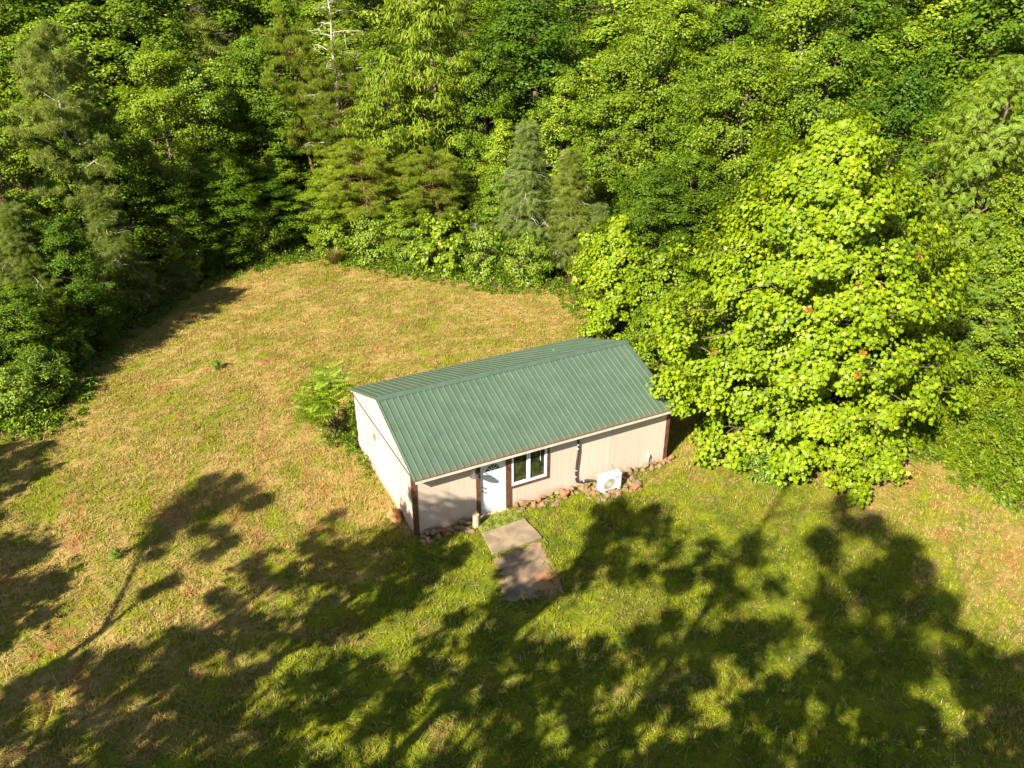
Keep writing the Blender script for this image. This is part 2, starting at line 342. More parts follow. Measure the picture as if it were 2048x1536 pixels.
def gen_tree(kind,seed,Kx=None,leafmat_=None,bare=0.):
    k=dict(KINDS[kind]); 
    if Kx: k.update(Kx)
    rs_=np.random.RandomState(seed); H,R=k['H'],k['R']; tb=Tubes()
    nt_=9; tz=np.linspace(0,1,nt_); lean=rs_.normal(0,.035,2)*H*k.get('lean',1); path=np.stack([lean[0]*tz+rs_.normal(0,.012*H,nt_)*tz,lean[1]*tz+rs_.normal(0,.012*H,nt_)*tz,tz*H*.97],1); path[0,:2]=0
    if 'leanv' in k: path[:,0]+=k['leanv'][0]*tz**1.3; path[:,1]+=k['leanv'][1]*tz**1.3
    r0=k.get('r0',.012*H+.03); tb.add(path-np.array([0,0,.15]),r0*(1-.9*tz)+.012,8)
    Cs=[];rcs=[]
    at=lambda f: np.array([np.interp(f,tz,path[:,i]) for i in range(3)])
    lob=rs_.uniform(.75,1.2,8)
    for i in range(k['nl']):
        f=k['base']+(1-k['base'])*((i+.5)/k['nl'])**.9; f=min(.99,f+rs_.normal(0,.015)); tt=np.clip((f-k['base'])/(1-k['base']),0,1)
        a=i*2.39996+rs_.normal(0,.35); l_=lob[int(((a/(2*PI))%1)*8)]
        rad=R*float(PROF[k['prof']](tt))*rs_.uniform(.72,1.08)*l_
        ri=min(rad*k['up'],.3*H) ; zs=max(.05,f-ri/H); A_=at(zs); top_=at(min(.995,f)); E_=np.array([top_[0]+math.cos(a)*rad,top_[1]+math.sin(a)*rad,f*H*.97+rs_.normal(0,.03*H)*(1-.6*tt)])
        if k['up']<0: E_=np.array([A_[0]+math.cos(a)*rad,A_[1]+math.sin(a)*rad,f*H*.97+k['up']*rad])
        pc=curve(A_,E_,.08*rad*(1 if k['up']>0 else 1.6),6,rs_,.03*rad+.01); rr=np.linspace(max(.012,r0*.34*(1-.6*tt)),.008,6); tb.add(pc,rr,4)
        dirv=(E_-A_); perp=np.array([-dirv[1],dirv[0],0]); perp/=max(np.linalg.norm(perp),1e-6)
        for j in range(k['nc']):
            if rs_.rand()<bare: continue
            g_=1-j/(k['nc'])*.72; s_=((j%2)*2-1)*rs_.uniform(.1,.42)*rad*(1.15-g_)*1.5+rs_.normal(0,.08)
            if j==0: s_=0
            base_=A_*(1-g_)+E_*g_; c_=base_+perp*s_+np.array([0,0,rs_.normal(0,.30)*min(1,rad)])
            if abs(s_)>.15:
                q0=A_*(1-g_*.8)+E_*g_*.8; tb.add(curve(q0,c_,.03,3,rs_,.01),[.016,.012,.006],3)
            Cs.append(c_); rcs.append(k['rc']*rs_.uniform(.6,1.15)*(.55+.45*min(1,rad/(.6*R))))
        if bare>0 or k.get('twigs'):
            for q in range(5):
                g_=rs_.uniform(.35,1); b_=A_*(1-g_)+E_*g_; e_=b_+nrm(rs_.normal(size=(1,3)))[0]*rs_.uniform(.25,.7)*np.array([1,1,.6])+dirv*.12; tb.add(curve(b_,e_,.02,4,rs_,.03),[.014,.011,.008,.004],3)
    Cs=np.array(Cs).reshape(-1,3); rcs=np.array(rcs)
    if k['base']<.5 and bare<.5: # leader
        Cs=np.vstack([Cs,path[-1]]); rcs=np.append(rcs,k['rc']*.5)
    crown=None
    if len(Cs):
        axis=np.repeat(np.stack([np.interp(Cs[:,2]/H,tz,path[:,0]),np.interp(Cs[:,2]/H,tz,path[:,1]),Cs[:,2]],1),k['lpc'],0)
        V,Fx=cluster_leaves(rs_,Cs,rcs,k['lpc'],k['tm'],k['size'],k['flat'],axis=axis,droop=k.get('droop',.15),outw=k.get('outw',.55),shell=k.get('shell',.6))
        crown=np_mesh('crown',V,[Fx],leafmat_ or LM[kind])
    return tb.mesh('trunk',BARKS[k['bark']]),crown,H
def tree_obj(name,tm,cm,loc,rz,sxy,sz,label,cat='tree',group=None):
    e=empty(name,loc,rz); tag(e,label,cat,group)
    e.scale=(sxy,sxy,sz)
    link('trunk',tm,e)
    if cm: link('crown',cm,e)
    return e
TREES=[["cedar",0,-10.3,21.12,7.17,2.3],
["broad_dark",0,-8.46,20.25,6.38,1.9],
["cedar",0,-6.38,24.3,6.17,2.2],
["broad_dark",0,-3.52,28.2,6.34,2.6],
["cedar_blue",0,-3.99,26.22,1.71,1.3],
["broad_dark",0,-0.28,29.9,5.27,2.8],
["broad_dark",0,2.7,30.45,4.15,2.4],
["broad",0,5.06,29.44,4.42,2.1],
["broad_bright",0,6.69,31.62,5.14,1.8],
["vpine",0,7.65,26.67,6.68,2.9],
["broad_bright",0,8.86,24.7,3.71,1.6],
["vpine",0,11.01,23.9,6.51,2.6],
["broad_bright",0,11.16,22.75,3.34,1.7],
["dead",0,12.18,21.55,2.95,1.2],
["broad_bright",0,13.51,22.25,5.75,1.7],
["cedar_blue",0,15.28,20.79,8.46,2.4],
["cedar",0,16.82,18.76,7.23,2.3],
["cedar_blue",0,17.88,16.9,4.55,1.7],
["broad_dark",0,18.24,14.2,6.96,2.5],
["broad",0,20.39,13.82,7.57,2.6],
["broad_bright",0,-10.69,19.07,2.04,2.0],
["broad",0,-11.14,18.02,4.57,2.0],
["broad_bright",0,-10.79,16.65,-1.26,0.8],
["broad_dark",0,-8.31,23.26,0.19,1.6],
["wpine",1,-7.94,27.27,13.94,2.8],
["broad_dark",1,-6.39,29.3,9.74,2.8],
["broad",1,-2.78,34.16,11.52,3.2],
["broad_bright",1,0.16,34.89,10.5,2.6],
["broad_dark",1,3.12,36.47,11.54,3],
["vpine",1,6.24,34.82,12.44,2.6],
["deadpine",1,7.69,33.42,14.98,3.0],
["vpine",1,8.38,32.19,10.46,2.4],
["hickory",1,10.61,29.39,10.77,2.6],
["hickory",1,13.67,29.29,15.41,3.4],
["broad_dark",1,15.97,27.17,11.28,2.6],
["broad_bright",1,19.28,25.43,10.2,2.6],
["broad",1,21.17,21.91,11.69,3.2],
["broad",1,23.34,20.39,13.54,3.2],
["broad_dark",1,24.66,16.77,10.56,3],
["birch",1,26.47,13.75,15.25,3.4],
["broad",1,24.68,14.08,12.56,3.2],
["broad",1,26.72,10.61,13.19,3.2],
["broad_dark",1,26.8,7.45,11.94,3],
["broad",1,26.54,4.52,10.63,2.8],
["broad_bright",1,28.0,4.2,12.41,3],
["locust",1,25.28,1.06,13.36,3],
["locust",1,23.58,-0.91,7.76,2.2],
["broad",1,24.41,-1.32,9.46,2.6],
["broad_dark",1,24.07,0.17,6.19,2.0],
["broad",1,-9.44,28.21,10.14,3],
["dead",1,-7.54,27.28,6.99,1.7],
["dead",1,-3.69,27.21,4.03,1.6],
["dead",1,1.1,29.71,3.38,1.5],
["dead",1,8.28,27.0,3.75,1.6],
["dead",1,11.83,24.64,3.92,1.5],
["dead",1,15.57,20.63,3.9,1.5],
["broad",1,-0.51,30.94,6.19,2.2],
["broad_bright",1,3.94,33.27,5.04,2.2],
["cedar",1,-3.65,29.21,7.73,1.8],
["broad_bright",1,-10.43,24.12,5.87,2.0],
["cedar",1,11.56,29.04,7.91,2.2],
["broad_bright",1,15.46,25.2,7.75,2.2],
["dead",1,19.77,14.3,4.95,1.4],
["cedar",1,22.17,13.64,5.35,1.8],
["hickory",2,-11.33,44.89,11.89,5.087878289687917],
["broad",2,-7.87,42.28,12.14,4.262223904438917],
["broad_bright",2,-5.37,42.27,13.01,4.852513031083117],
["broad",2,-1.94,42.24,13.68,5.299614446170263],
["cedar",2,1.37,41.34,11.57,4.94094302455934],
["broad_bright",2,4.8,40.25,10.87,5.1283124436332095],
["broad_bright",2,11.01,42.72,12.62,4.847068162644973],
["broad",2,12.65,39.03,10.5,5.35811566913493],
["cedar",2,16.72,37.41,12.77,4.374842291448819],
["broad_dark",2,18.99,32.76,11.66,4.915174740653643],
["broad_dark",2,21.47,30.2,13.51,5.035703769169388],
["broad_bright",2,24.71,27.04,12.56,5.370119475773083],
["broad",2,29.01,25.64,13.68,4.858879135141417],
["broad_dark",2,30.14,22.66,13.25,4.25607254243873],
["broad",2,29.84,16.71,12.72,4.4953041487603365],
["broad_dark",2,32.68,16.09,14.47,5.130723617638795],
["broad",2,34.49,12.99,13.36,4.555036568969174],
["broad_dark",2,36.07,10.72,15.4,4.932993045711149],
["broad",2,38.19,9.06,13.09,4.574940443211489],
["broad_bright",2,39.74,7.14,13.52,5.065362048350345],
["broad_dark",3,-10.36,50.48,18.88,6.480048663176401],
["broad_bright",3,-6.48,54.74,19.15,5.515749351974154],
["broad_dark",3,-3.49,50.56,17.73,6.374104022662986],
["broad",3,1.52,51.08,17.97,6.471950729172652],
["broad_bright",3,6.72,53.84,16.36,5.159945914545888],
["broad_dark",3,10.4,50.81,19.06,5.211803612707051],
["broad_bright",3,15.71,49.53,14.83,5.732238497832854],
["broad_bright",3,19.87,48.16,18.11,6.352790703771706],
["broad",3,25.94,48.74,14.48,5.940447456432259],
["broad_dark",3,27.69,39.0,18.91,5.772768308766398],
["broad_bright",3,32.77,37.87,18.11,6.162347138177962],
["broad_bright",3,34.41,33.11,19.72,5.838971496050837],
["broad_bright",3,39.52,32.5,17.78,6.036324434533551],
["broad_dark",3,41.03,26.15,18.75,6.277732994536839],
["broad_dark",3,45.58,25.56,19.07,5.694408483305869],
["broad_bright",3,47.04,20.67,17.18,5.966094609486854],
["broad_bright",3,52.12,19.46,18.68,5.258709529823563],
["broad_bright",3,50.73,15.08,19.06,5.212787313714699],
["broad_dark",4,-16,21,8,2.6],
["broad_dark",4,-19,15,9,2.8],
["broad_dark",4,-14,27,12,3],
["broad_dark",4,-17,25,14,3.4],
["broad_dark",4,-20,20,12,3],
["broad_dark",4,-22,28,16,4],
["broad_dark",4,-16,31,15,3.8],
["broad",5,37,-3,10,3.4],
["broad_dark",5,40,4,11,3.4],
["broad",5,39,-10,9,3.2],
["broad_bright",5,36,-17,8,3],
["broad",5,44,-2,12,4]]
CASTERS=[[[-3.49,-19.82],[-3.49,-19.82,11.68],[[-3.48,-18.73,8.06,0.63],[-4.85,-19.14,9.48,0.64],[-3.37,-17.71,8.2,0.71],[-5.46,-21.46,10.62,0.51],[-3.94,-19.67,9.18,0.62],[-3.56,-18.6,8.79,0.53],[-5.25,-18.98,10.49,0.6],[-4.32,-17.61,9.71,0.71],[-3.17,-20.72,9.43,0.73],[-1.91,-19.28,8.11,0.68],[-2.96,-18.74,8.99,0.69],[-3.67,-18.15,9.54,0.79],[-4.63,-18.44,10.64,0.8],[-5.04,-22.97,11.57,0.79],[-3.79,-21.54,10.31,0.76],[-0.95,-19.36,8.3,0.73],[-2.42,-19.37,9.6,0.55],[-4.75,-22.45,11.89,0.64],[0.01,-19.25,8.1,0.54],[-4.28,-20.83,11.83,0.76],[-4.44,-19.88,11.87,0.51],[-2.72,-21.17,11.06,0.72],[-4.14,-20.72,11.98,0.8],[-2.43,-19.26,10.82,0.53],[-2.5,-21.03,11.51,0.71],[-2.69,-20.19,11.52,0.7]]],[[-17.87,-7.37],[-17.87,-7.37,11.67],[[-20.73,-6.51,8.14,0.5],[-20.62,-6.99,8.66,0.55],[-18.27,-8.96,8.17,0.67],[-18.93,-7.3,8.45,0.7],[-16.89,-7.14,8.03,0.56],[-17.48,-8.39,9.48,0.65],[-16.45,-6.84,8.61,0.63],[-17.5,-6.48,9.56,0.56],[-16.76,-8.15,9.62,0.56],[-17.63,-5.96,10.33,0.69],[-16.68,-8.68,10.15,0.76],[-18.78,-7.79,11.7,0.51],[-16.21,-7.53,11.12,0.68],[-17.26,-6.43,11.97,0.7]]],[[-12.79,-7.22],[-12.79,-7.22,11.38],[[-13.88,-7.62,8.35,0.71],[-14.25,-6.13,8.56,0.53],[-13.58,-8.65,8.8,0.57],[-13.45,-5.19,8.69,0.58],[-12.22,-8.24,8.55,0.58],[-12.34,-7.82,8.84,0.76],[-13.53,-7.13,9.42,0.65],[-14.34,-7.21,10.29,0.71],[-14.59,-6.43,10.29,0.63],[-12.57,-8.71,9.29,0.62],[-12.13,-8.06,8.92,0.67],[-13.93,-7.83,10.4,0.61],[-14.2,-7.32,11.02,0.63],[-12.9,-6.29,9.97,0.72],[-11.1,-7.76,8.92,0.75],[-12.41,-7.82,9.89,0.78],[-12.57,-7.19,10.08,0.77],[-12.12,-5.84,9.75,0.7],[-12.19,-8.23,10.46,0.51],[-13.51,-7.48,11.68,0.5],[-12.54,-7.08,11.54,0.5],[-10.37,-6.17,8.81,0.5],[-11.99,-7.33,10.85,0.5],[-12.41,-6.45,10.14,0.5],[-10.56,-6.64,10.43,0.5]]],[[-11.43,-20.77],[-11.43,-20.77,20.08],[[-9.86,-19.18,11.19,0.69],[-9.4,-20.42,11.73,0.6],[-9.34,-19.85,11.59,0.6],[-11.46,-20.4,15.32,0.67],[-11.45,-18.73,15.4,0.62],[-11.32,-20.76,16.13,0.58],[-12.49,-20.78,17.0,0.67],[-10.85,-22.11,16.4,0.66],[-11.29,-21.32,16.78,0.51],[-11.64,-20.69,17.08,0.66],[-11.52,-19.83,16.57,0.67],[-12.36,-19.64,17.42,0.51],[-12.25,-22.82,17.87,0.5],[-11.68,-22.23,17.7,0.54],[-12.54,-19.79,18.08,0.8],[-10.84,-23.01,17.68,0.7],[-12.04,-21.75,18.71,0.78],[-12.13,-20.85,18.78,0.67],[-12.78,-20.58,19.09,0.77],[-11.67,-19.05,18.14,0.66],[-11.69,-18.39,18.4,0.52],[-10.09,-23.77,17.73,0.62],[-11.89,-22.67,18.93,0.72],[-10.86,-21.53,18.5,0.6],[-11.24,-20.66,18.37,0.7],[-12.13,-20.85,19.41,0.71],[-12.16,-19.02,19.41,0.67],[-11.87,-22.74,19.61,0.59],[-11.72,-21.95,19.84,0.66],[-11.41,-20.82,19.33,0.76],[-10.67,-19.0,19.05,0.55],[-11.32,-20.99,20.02,0.72],[-10.89,-20.33,19.74,0.79],[-11.88,-19.72,20.38,0.64]]],[[-14.72,-14.66],[-14.72,-14.66,11.64],[[-16.39,-13.37,9.37,0.58],[-15.2,-14.25,9.53,0.6],[-14.91,-12.29,9.28,0.54],[-13.28,-14.21,8.81,0.57],[-15.11,-14.87,10.23,0.5],[-15.03,-12.9,10.04,0.75],[-16.05,-17.01,11.8,0.52],[-16.07,-16.56,11.87,0.56],[-15.03,-17.88,11.34,0.63],[-12.87,-15.68,9.63,0.59],[-15.63,-16.23,11.83,0.8],[-14.25,-14.04,10.72,0.51],[-13.95,-12.97,10.67,0.59],[-14.33,-14.88,11.57,0.7],[-14.77,-13.1,11.94,0.59],[-12.69,-14.37,10.88,0.65]]],[[-11.2,-11.64],[-11.2,-11.64,14.56],[[-14.24,-10.54,8.07,0.79],[-12.7,-10.77,8.26,0.68],[-13.11,-11.02,9.78,0.63],[-11.33,-12.07,9.09,0.57],[-12.57,-13.52,11.08,0.72],[-10.8,-11.72,9.31,0.62],[-12.21,-11.29,10.6,0.74],[-10.32,-13.38,9.91,0.51],[-13.07,-12.04,11.84,0.52],[-11.5,-10.84,10.54,0.52],[-10.32,-10.82,10.59,0.76],[-10.15,-9.41,10.08,0.58],[-11.22,-11.86,11.58,0.68],[-10.04,-11.42,11.58,0.77],[-10.68,-13.12,12.94,0.6],[-10.25,-11.91,12.31,0.78],[-10.27,-11.1,12.61,0.7],[-10.08,-11.42,13.1,0.56],[-10.88,-11.22,13.74,0.59],[-9.69,-11.32,13.2,0.78],[-10.46,-11.02,13.82,0.66],[-11.05,-13.43,14.86,0.78],[-10.65,-12.44,14.74,0.52]]],[[-22.77,-10.2],[-22.77,-10.2,11.67],[[-22.5,-8.39,8.46,0.74],[-21.69,-7.35,8.05,0.54],[-25.49,-13.06,11.78,0.63],[-22.69,-10.77,9.64,0.67],[-25.49,-11.47,11.57,0.79],[-25.15,-10.06,11.26,0.59],[-25.69,-9.51,11.71,0.76],[-21.66,-11.88,9.52,0.53],[-21.43,-9.75,9.14,0.55],[-20.78,-8.57,8.83,0.76],[-22.6,-12.71,10.78,0.73],[-20.92,-10.47,9.44,0.7],[-22.45,-10.65,10.73,0.63],[-22.14,-8.97,10.58,0.5],[-23.72,-9.14,11.86,0.59],[-21.68,-12.19,10.6,0.73],[-22.73,-9.07,11.65,0.69],[-21.49,-9.81,11.09,0.63],[-22.36,-9.91,11.97,0.77]]],[[-10.66,-15.88],[-10.66,-15.88,19.2],[[-13.12,-17.18,10.53,0.63],[-12.73,-15.93,10.15,0.69],[-12.06,-14.43,9.72,0.53],[-11.34,-17.58,9.87,0.75],[-11.32,-16.91,10.0,0.71],[-9.47,-15.34,8.51,0.7],[-11.89,-14.87,10.52,0.56],[-10.32,-16.87,9.82,0.68],[-10.21,-15.13,9.57,0.64],[-11.44,-14.68,10.81,0.72],[-9.49,-16.8,9.51,0.57],[-10.76,-14.55,10.58,0.54],[-10.16,-16.55,10.97,0.63],[-10.07,-15.55,10.73,0.61],[-11.6,-15.32,12.34,0.73],[-10.62,-16.53,11.94,0.55],[-9.4,-15.65,11.91,0.52],[-10.65,-15.15,12.51,0.76],[-10.89,-16.78,13.63,0.74],[-10.8,-14.18,13.71,0.72],[-10.06,-17.25,13.39,0.78],[-9.96,-16.92,13.35,0.65],[-9.69,-14.18,13.2,0.5],[-10.37,-16.34,14.53,0.78],[-9.56,-15.08,13.63,0.61],[-9.74,-15.08,14.56,0.73],[-10.14,-15.79,15.9,0.78],[-10.72,-18.02,19.5,0.72]]],[[-18.22,-10.93],[-18.22,-10.93,11.32],[[-20.17,-9.85,8.06,0.67],[-19.38,-11.26,8.19,0.75],[-19.45,-12.25,9.03,0.74],[-19.41,-10.37,8.92,0.54],[-17.66,-10.78,8.14,0.6],[-19.36,-10.8,9.61,0.7],[-19.85,-10.43,10.15,0.64],[-19.15,-9.79,10.2,0.79],[-18.05,-11.9,9.84,0.74],[-16.39,-9.85,8.25,0.66],[-17.98,-10.08,9.76,0.57],[-15.03,-10.47,8.16,0.53],[-17.89,-11.54,11.07,0.68],[-17.32,-12.83,11.43,0.55],[-17.45,-12.43,11.62,0.59],[-17.04,-10.21,11.26,0.61]]],[[-7.11,-17.62],[-7.11,-17.62,11.12],[[-8.55,-18.3,9.53,0.54],[-8.26,-17.15,9.31,0.62],[-7.06,-16.22,8.54,0.75],[-7.8,-19.44,9.83,0.77],[-8.72,-17.73,10.29,0.55],[-7.35,-17.65,10.18,0.66],[-6.91,-16.3,9.45,0.63],[-7.91,-16.74,10.63,0.72],[-6.03,-19.48,9.66,0.73],[-8.1,-19.53,11.42,0.78],[-4.6,-17.16,8.68,0.55],[-5.38,-16.49,8.99,0.6],[-5.74,-16.83,10.09,0.61]]],[[-19.87,-14.04],[-19.87,-14.04,11.54],[[-19.58,-13.37,9.72,0.79],[-20.84,-13.42,10.82,0.59],[-21.12,-14.61,11.71,0.61],[-20.58,-13.48,11.0,0.57],[-20.61,-13.0,11.29,0.7],[-20.73,-14.52,11.84,0.58],[-19.55,-13.49,11.21,0.77],[-17.37,-14.34,9.78,0.54],[-18.48,-16.12,11.68,0.73]]],[[-20.73,-1.94],[-20.73,-1.94,8.58],[[-20.15,-2.59,6.3,0.74],[-22.98,-4.99,8.88,0.63],[-22.45,-3.66,8.65,0.61],[-22.12,-2.23,8.2,0.79],[-20.91,-0.78,7.27,0.54],[-22.43,-1.02,8.74,0.6],[-22.1,-0.02,8.32,0.55],[-18.19,-2.69,6.09,0.74],[-18.54,-1.85,6.36,0.64],[-21.85,-2.81,8.63,0.74],[-19.86,-0.5,7.18,0.61],[-20.37,-0.3,7.75,0.7],[-20.85,-3.02,8.46,0.54],[-17.5,-0.73,5.74,0.72]]],[[-19.28,6.44],[-19.28,6.44,7.16],[[-21.14,6.13,6.82,0.66],[-21.19,6.77,6.75,0.71],[-18.29,5.03,5.08,0.56],[-18.69,6.19,5.51,0.75],[-18.95,6.93,5.7,0.74],[-20.56,7.06,7.04,0.7],[-19.89,4.66,7.46,0.56],[-17.42,7.22,5.31,0.69],[-17.43,8.0,5.27,0.64]]],[[-21.83,2.96],[-21.83,2.96,8.48],[[-22.85,2.46,8.35,0.78],[-23.29,2.95,8.78,0.55],[-22.34,4.92,7.65,0.63],[-20.96,2.51,7.26,0.5],[-22.46,3.69,8.4,0.71],[-19.05,1.27,6.47,0.77]]]]
FORK={"trunk":[[-13.64,-2.63,1.2],[-14.84,-3.26,3.2],[-15.75,-3.58,4.6],[-16.55,-3.92,6.0]],"a":[[-16.55,-3.92,6.0],[-17.68,-3.57,7.4],[-18.45,-3.0,8.4],[-19.04,-2.25,9.3],[-19.33,-1.73,10.4]],"b":[[-16.55,-3.92,6.0],[-16.9,-3.91,7.0],[-17.26,-3.96,8.0],[-17.52,-3.73,9.0]],"pads":[[-18.82,-1.91,9.4,0.55],[-18.77,-1.54,9.8,0.6],[-18.7,-2.45,9.0,0.3],[-18.94,-1.37,10.6,0.6],[-19.18,-1.18,11.2,0.35],[-18.22,-2.55,10.6,0.5],[-17.97,-2.39,11.0,0.45],[-17.63,-3.21,11.0,0.35],[-18.17,-2.42,10.0,0.4],[-18.76,-1.79,11.5,0.3],[-18.51,-2.2,9.5,0.35],[-17.48,-4.14,9.3,0.35],[-17.19,-4.0,9.6,0.3],[-17.7,-4.22,8.0,0.25],[-17.37,-4.16,8.2,0.25],[-18.71,-1.79,10.2,0.55],[-18.4,-1.65,10.6,0.5],[-18.1,-2.3,10.6,0.45],[-18.55,-2.27,9.8,0.5],[-18.57,-2.5,9.2,0.4],[-17.76,-3.17,10.9,0.35],[-18.06,-2.98,9.7,0.3],[-18.38,-3.03,8.8,0.25],[-17.63,-3.47,9.8,0.3],[-17.45,-3.15,11.0,0.25]]}

LIB={}
def lib(key,seed,kind,Kx=None,mat=None,bare=0.):
    k=(key,seed)
    if k not in LIB: LIB[k]=gen_tree(kind,seed,Kx,mat,bare)
    return LIB[k]
NV={'broad':4,'broad_dark':3,'broad_bright':3,'hickory':2,'cedar':3,'vpine':2,'wpine':1,'locust':2,'cedar_blue':2,'dead':2,'deadpine':1,'birch':1}
DESC={'broad':('broadleaf_tree','mid-green broadleaf tree'),'broad_dark':('broadleaf_tree','deep green broadleaf tree'),'broad_bright':('broadleaf_tree','bright yellow-green broadleaf tree'),
 'hickory':('hickory_tree','yellow-green tree with drooping leaves'),'cedar':('cedar_tree','olive cedar with feathery sprays'),'cedar_blue':('cedar_tree','grey-green feathery cedar'),'vpine':('pine_tree','olive pine with flat layered branches'),
 'wpine':('pine_tree','tall grey-green pine with pale bare branches'),'locust':('locust_tree','fresh green tree with feathery fronds'),'dead':('dead_tree','half bare grey tree with pale twigs'),
 'deadpine':('pine_tree','tall thin pine with bare pale branches'),'birch':('birch_tree','mid-green tree with a pale trunk showing through')}
ROW=['at the clearing edge','in the wood\'s second rank','deep in the wood','far back in the wood','outside the frame on the left','outside the frame on the right']
ORD=['first','second','third','fourth','fifth','sixth','seventh','eighth','ninth','tenth','eleventh','twelfth','thirteenth','fourteenth','fifteenth']
def scrx(x,y,z): d=Vector((x,y,z))-Vector((-6.54055,-19.70442,16.37313)); return d.dot(CR)/d.dot(CF)
cnt={}; tot={}
TR=sorted(TREES,key=lambda a:scrx(a[2],a[3],a[4]))
for a in TR: tot[(a[0],a[1])]=tot.get((a[0],a[1]),0)+1
rt=random.Random(4)
for kind,row,x,y,h,R_ in TR:
    i=cnt.get((kind,row),0); cnt[(kind,row)]=i+1; name,ds=DESC[kind]; n_=tot[(kind,row)]
    lab='%s %s'%(ds,ROW[row]) if n_==1 else ('%s %s, %s from the left'%(ds,ROW[row],ORD[i]) if i else 'leftmost %s %s'%(ds,ROW[row]))
    s=rt.randrange(NV[kind])
    if kind=='cedar_blue': tm,cm,H=lib(kind,s,'cedar',None,LM['cedar_blue'])
    elif kind=='dead': tm,cm,H=lib(kind,s,'cedar',dict(H=7,R=1.8,nl=34,lpc=9,bark=2,up=.1,twigs=1),LM['cedar_blue'],.8)
    elif kind=='deadpine': tm,cm,H=lib(kind,s,'vpine',dict(H=15,R=2.6,base=.3,prof='pyr',bark=2,twigs=1,lpc=40),None,.6)
    elif kind=='birch': tm,cm,H=lib(kind,s,'broad',dict(bark=2,leanv=(1.5,.5),r0=.28))
    elif kind=='wpine': tm,cm,H=lib(kind,s,'wpine',dict(bark=2))
    elif kind=='vpine': tm,cm,H=lib(kind,s,'vpine',dict(leanv=((-1.2,.3),(.8,.4))[s]))
    else: tm,cm,H=lib(kind,s,kind)
    R0=2.1 if 'cedar' in kind else 1.8 if kind=='dead' else KINDS[kind]['R'] if kind in KINDS else 3.0
    # short trees use the same mesh scaled; keep leaf size believable
    tree_obj(name,tm,cm,(x,y,float(gz(x,y))-.05),rt.uniform(0,6.28) if kind not in('vpine','birch') else rt.uniform(-.3,.3),R_/R0,h/H,lab,group='trees of the wood round the clearing')

# large tulip tree beside the house
tm,cm,H=gen_tree('broad_bright',77,dict(H=11.7,R=6.2,base=.03,prof='pyr',nl=200,tm='lobed',size=.142,rc=.58,lpc=108,flat=.85,shell=.52,up=.42,nc=7,outw=.8,r0=.2),LM['tulip'])
tulip=tree_obj('tulip_tree',tm,cm,(15.95,-.1,-.1),.6,1,1,'huge lime-green tulip tree with foliage down to the ground right of the green roof')
r_=np.random.RandomState(18); bt=Tubes(); bc=[]
for (x,y,z) in [(-1.2,-5.6,1.0),(-.5,-5.0,1.6),(-1.9,-5.0,1.5),(-.9,-4.5,2.3),(.3,-5.4,1.1),(-2.9,-4.4,1.1),(1.2,-4.8,1.0),(-5.3,1.0,4.3),(-5.6,.2,3.5),(-4.9,1.9,5.0),(-5.2,-.7,2.7)]:
    bt.add(curve(np.array([0,0,max(.5,z-.6)]),np.array([x,y,z]),.3,6,r_,.08),[.05,.045,.04,.03,.02,.01],5)
    x-=(1.0 if y<-3 else .35); y+=(.8 if y<-3 else 0)
    for q in range(5): bc.append((x+r_.normal(0,.35),y+r_.normal(0,.35),max(.25,z+r_.normal(0,.3))))
V,Fx=cluster_leaves(r_,np.array(bc),np.full(len(bc),.5),105,'lobed',.142,.8,axis=None)
lb=link('low_bough',bt.mesh('low_bough',BARK),tulip); lb.rotation_euler=(0,0,-.6); link('bough_leaves',np_mesh('bough_leaves',V,[Fx],LM['tulip']),lb)
r_=np.random.RandomState(8)
for q in range(6):
    a=r_.uniform(-3.0,-1.5)-.6; zz=r_.uniform(2,8.5); rr=5.9*float(PROF['pyr'](zz/11.7))*r_.uniform(.85,1)
    V,Fx=cluster_leaves(r_,np.zeros((1,3)),np.array([.14]),9,'lobed',.15); o=link('dead_leaf_tuft',np_mesh('dead_leaf_tuft',V,[Fx],LM['rust']),tulip,(math.cos(a)*rr,math.sin(a)*rr,zz)); o['label']='rusty dead leaf tuft'
tm,cm,H=gen_tree('broad_bright',78,dict(H=5.9,R=2.0,base=.1,prof='pyr',nl=60,tm='lobed',size=.13,rc=.44,lpc=90,up=.45,flat=.85,nc=5,outw=.7,r0=.07),LM['tulip'])
tree_obj('tulip_tree',tm,cm,(14.2,10.4,0),0,1,1,'young lime-green tulip sapling just behind the far right end of the roof')
tm,cm,H=gen_tree('broad',79,dict(H=4.2,R=2.0,base=.05,nl=36,tm='oval',size=.2,rc=.55,lpc=60,nc=4))
tree_obj('broadleaf_shrub',tm,cm,(16.2,9.0,0),0,1,1,'dense green bush between the tulip sapling and the huge tulip tree','shrub')
tree_obj('broadleaf_shrub',tm,cm,(14.2,7.4,0),1.7,.7,.65,'low green bush close behind the far right roof corner','shrub')

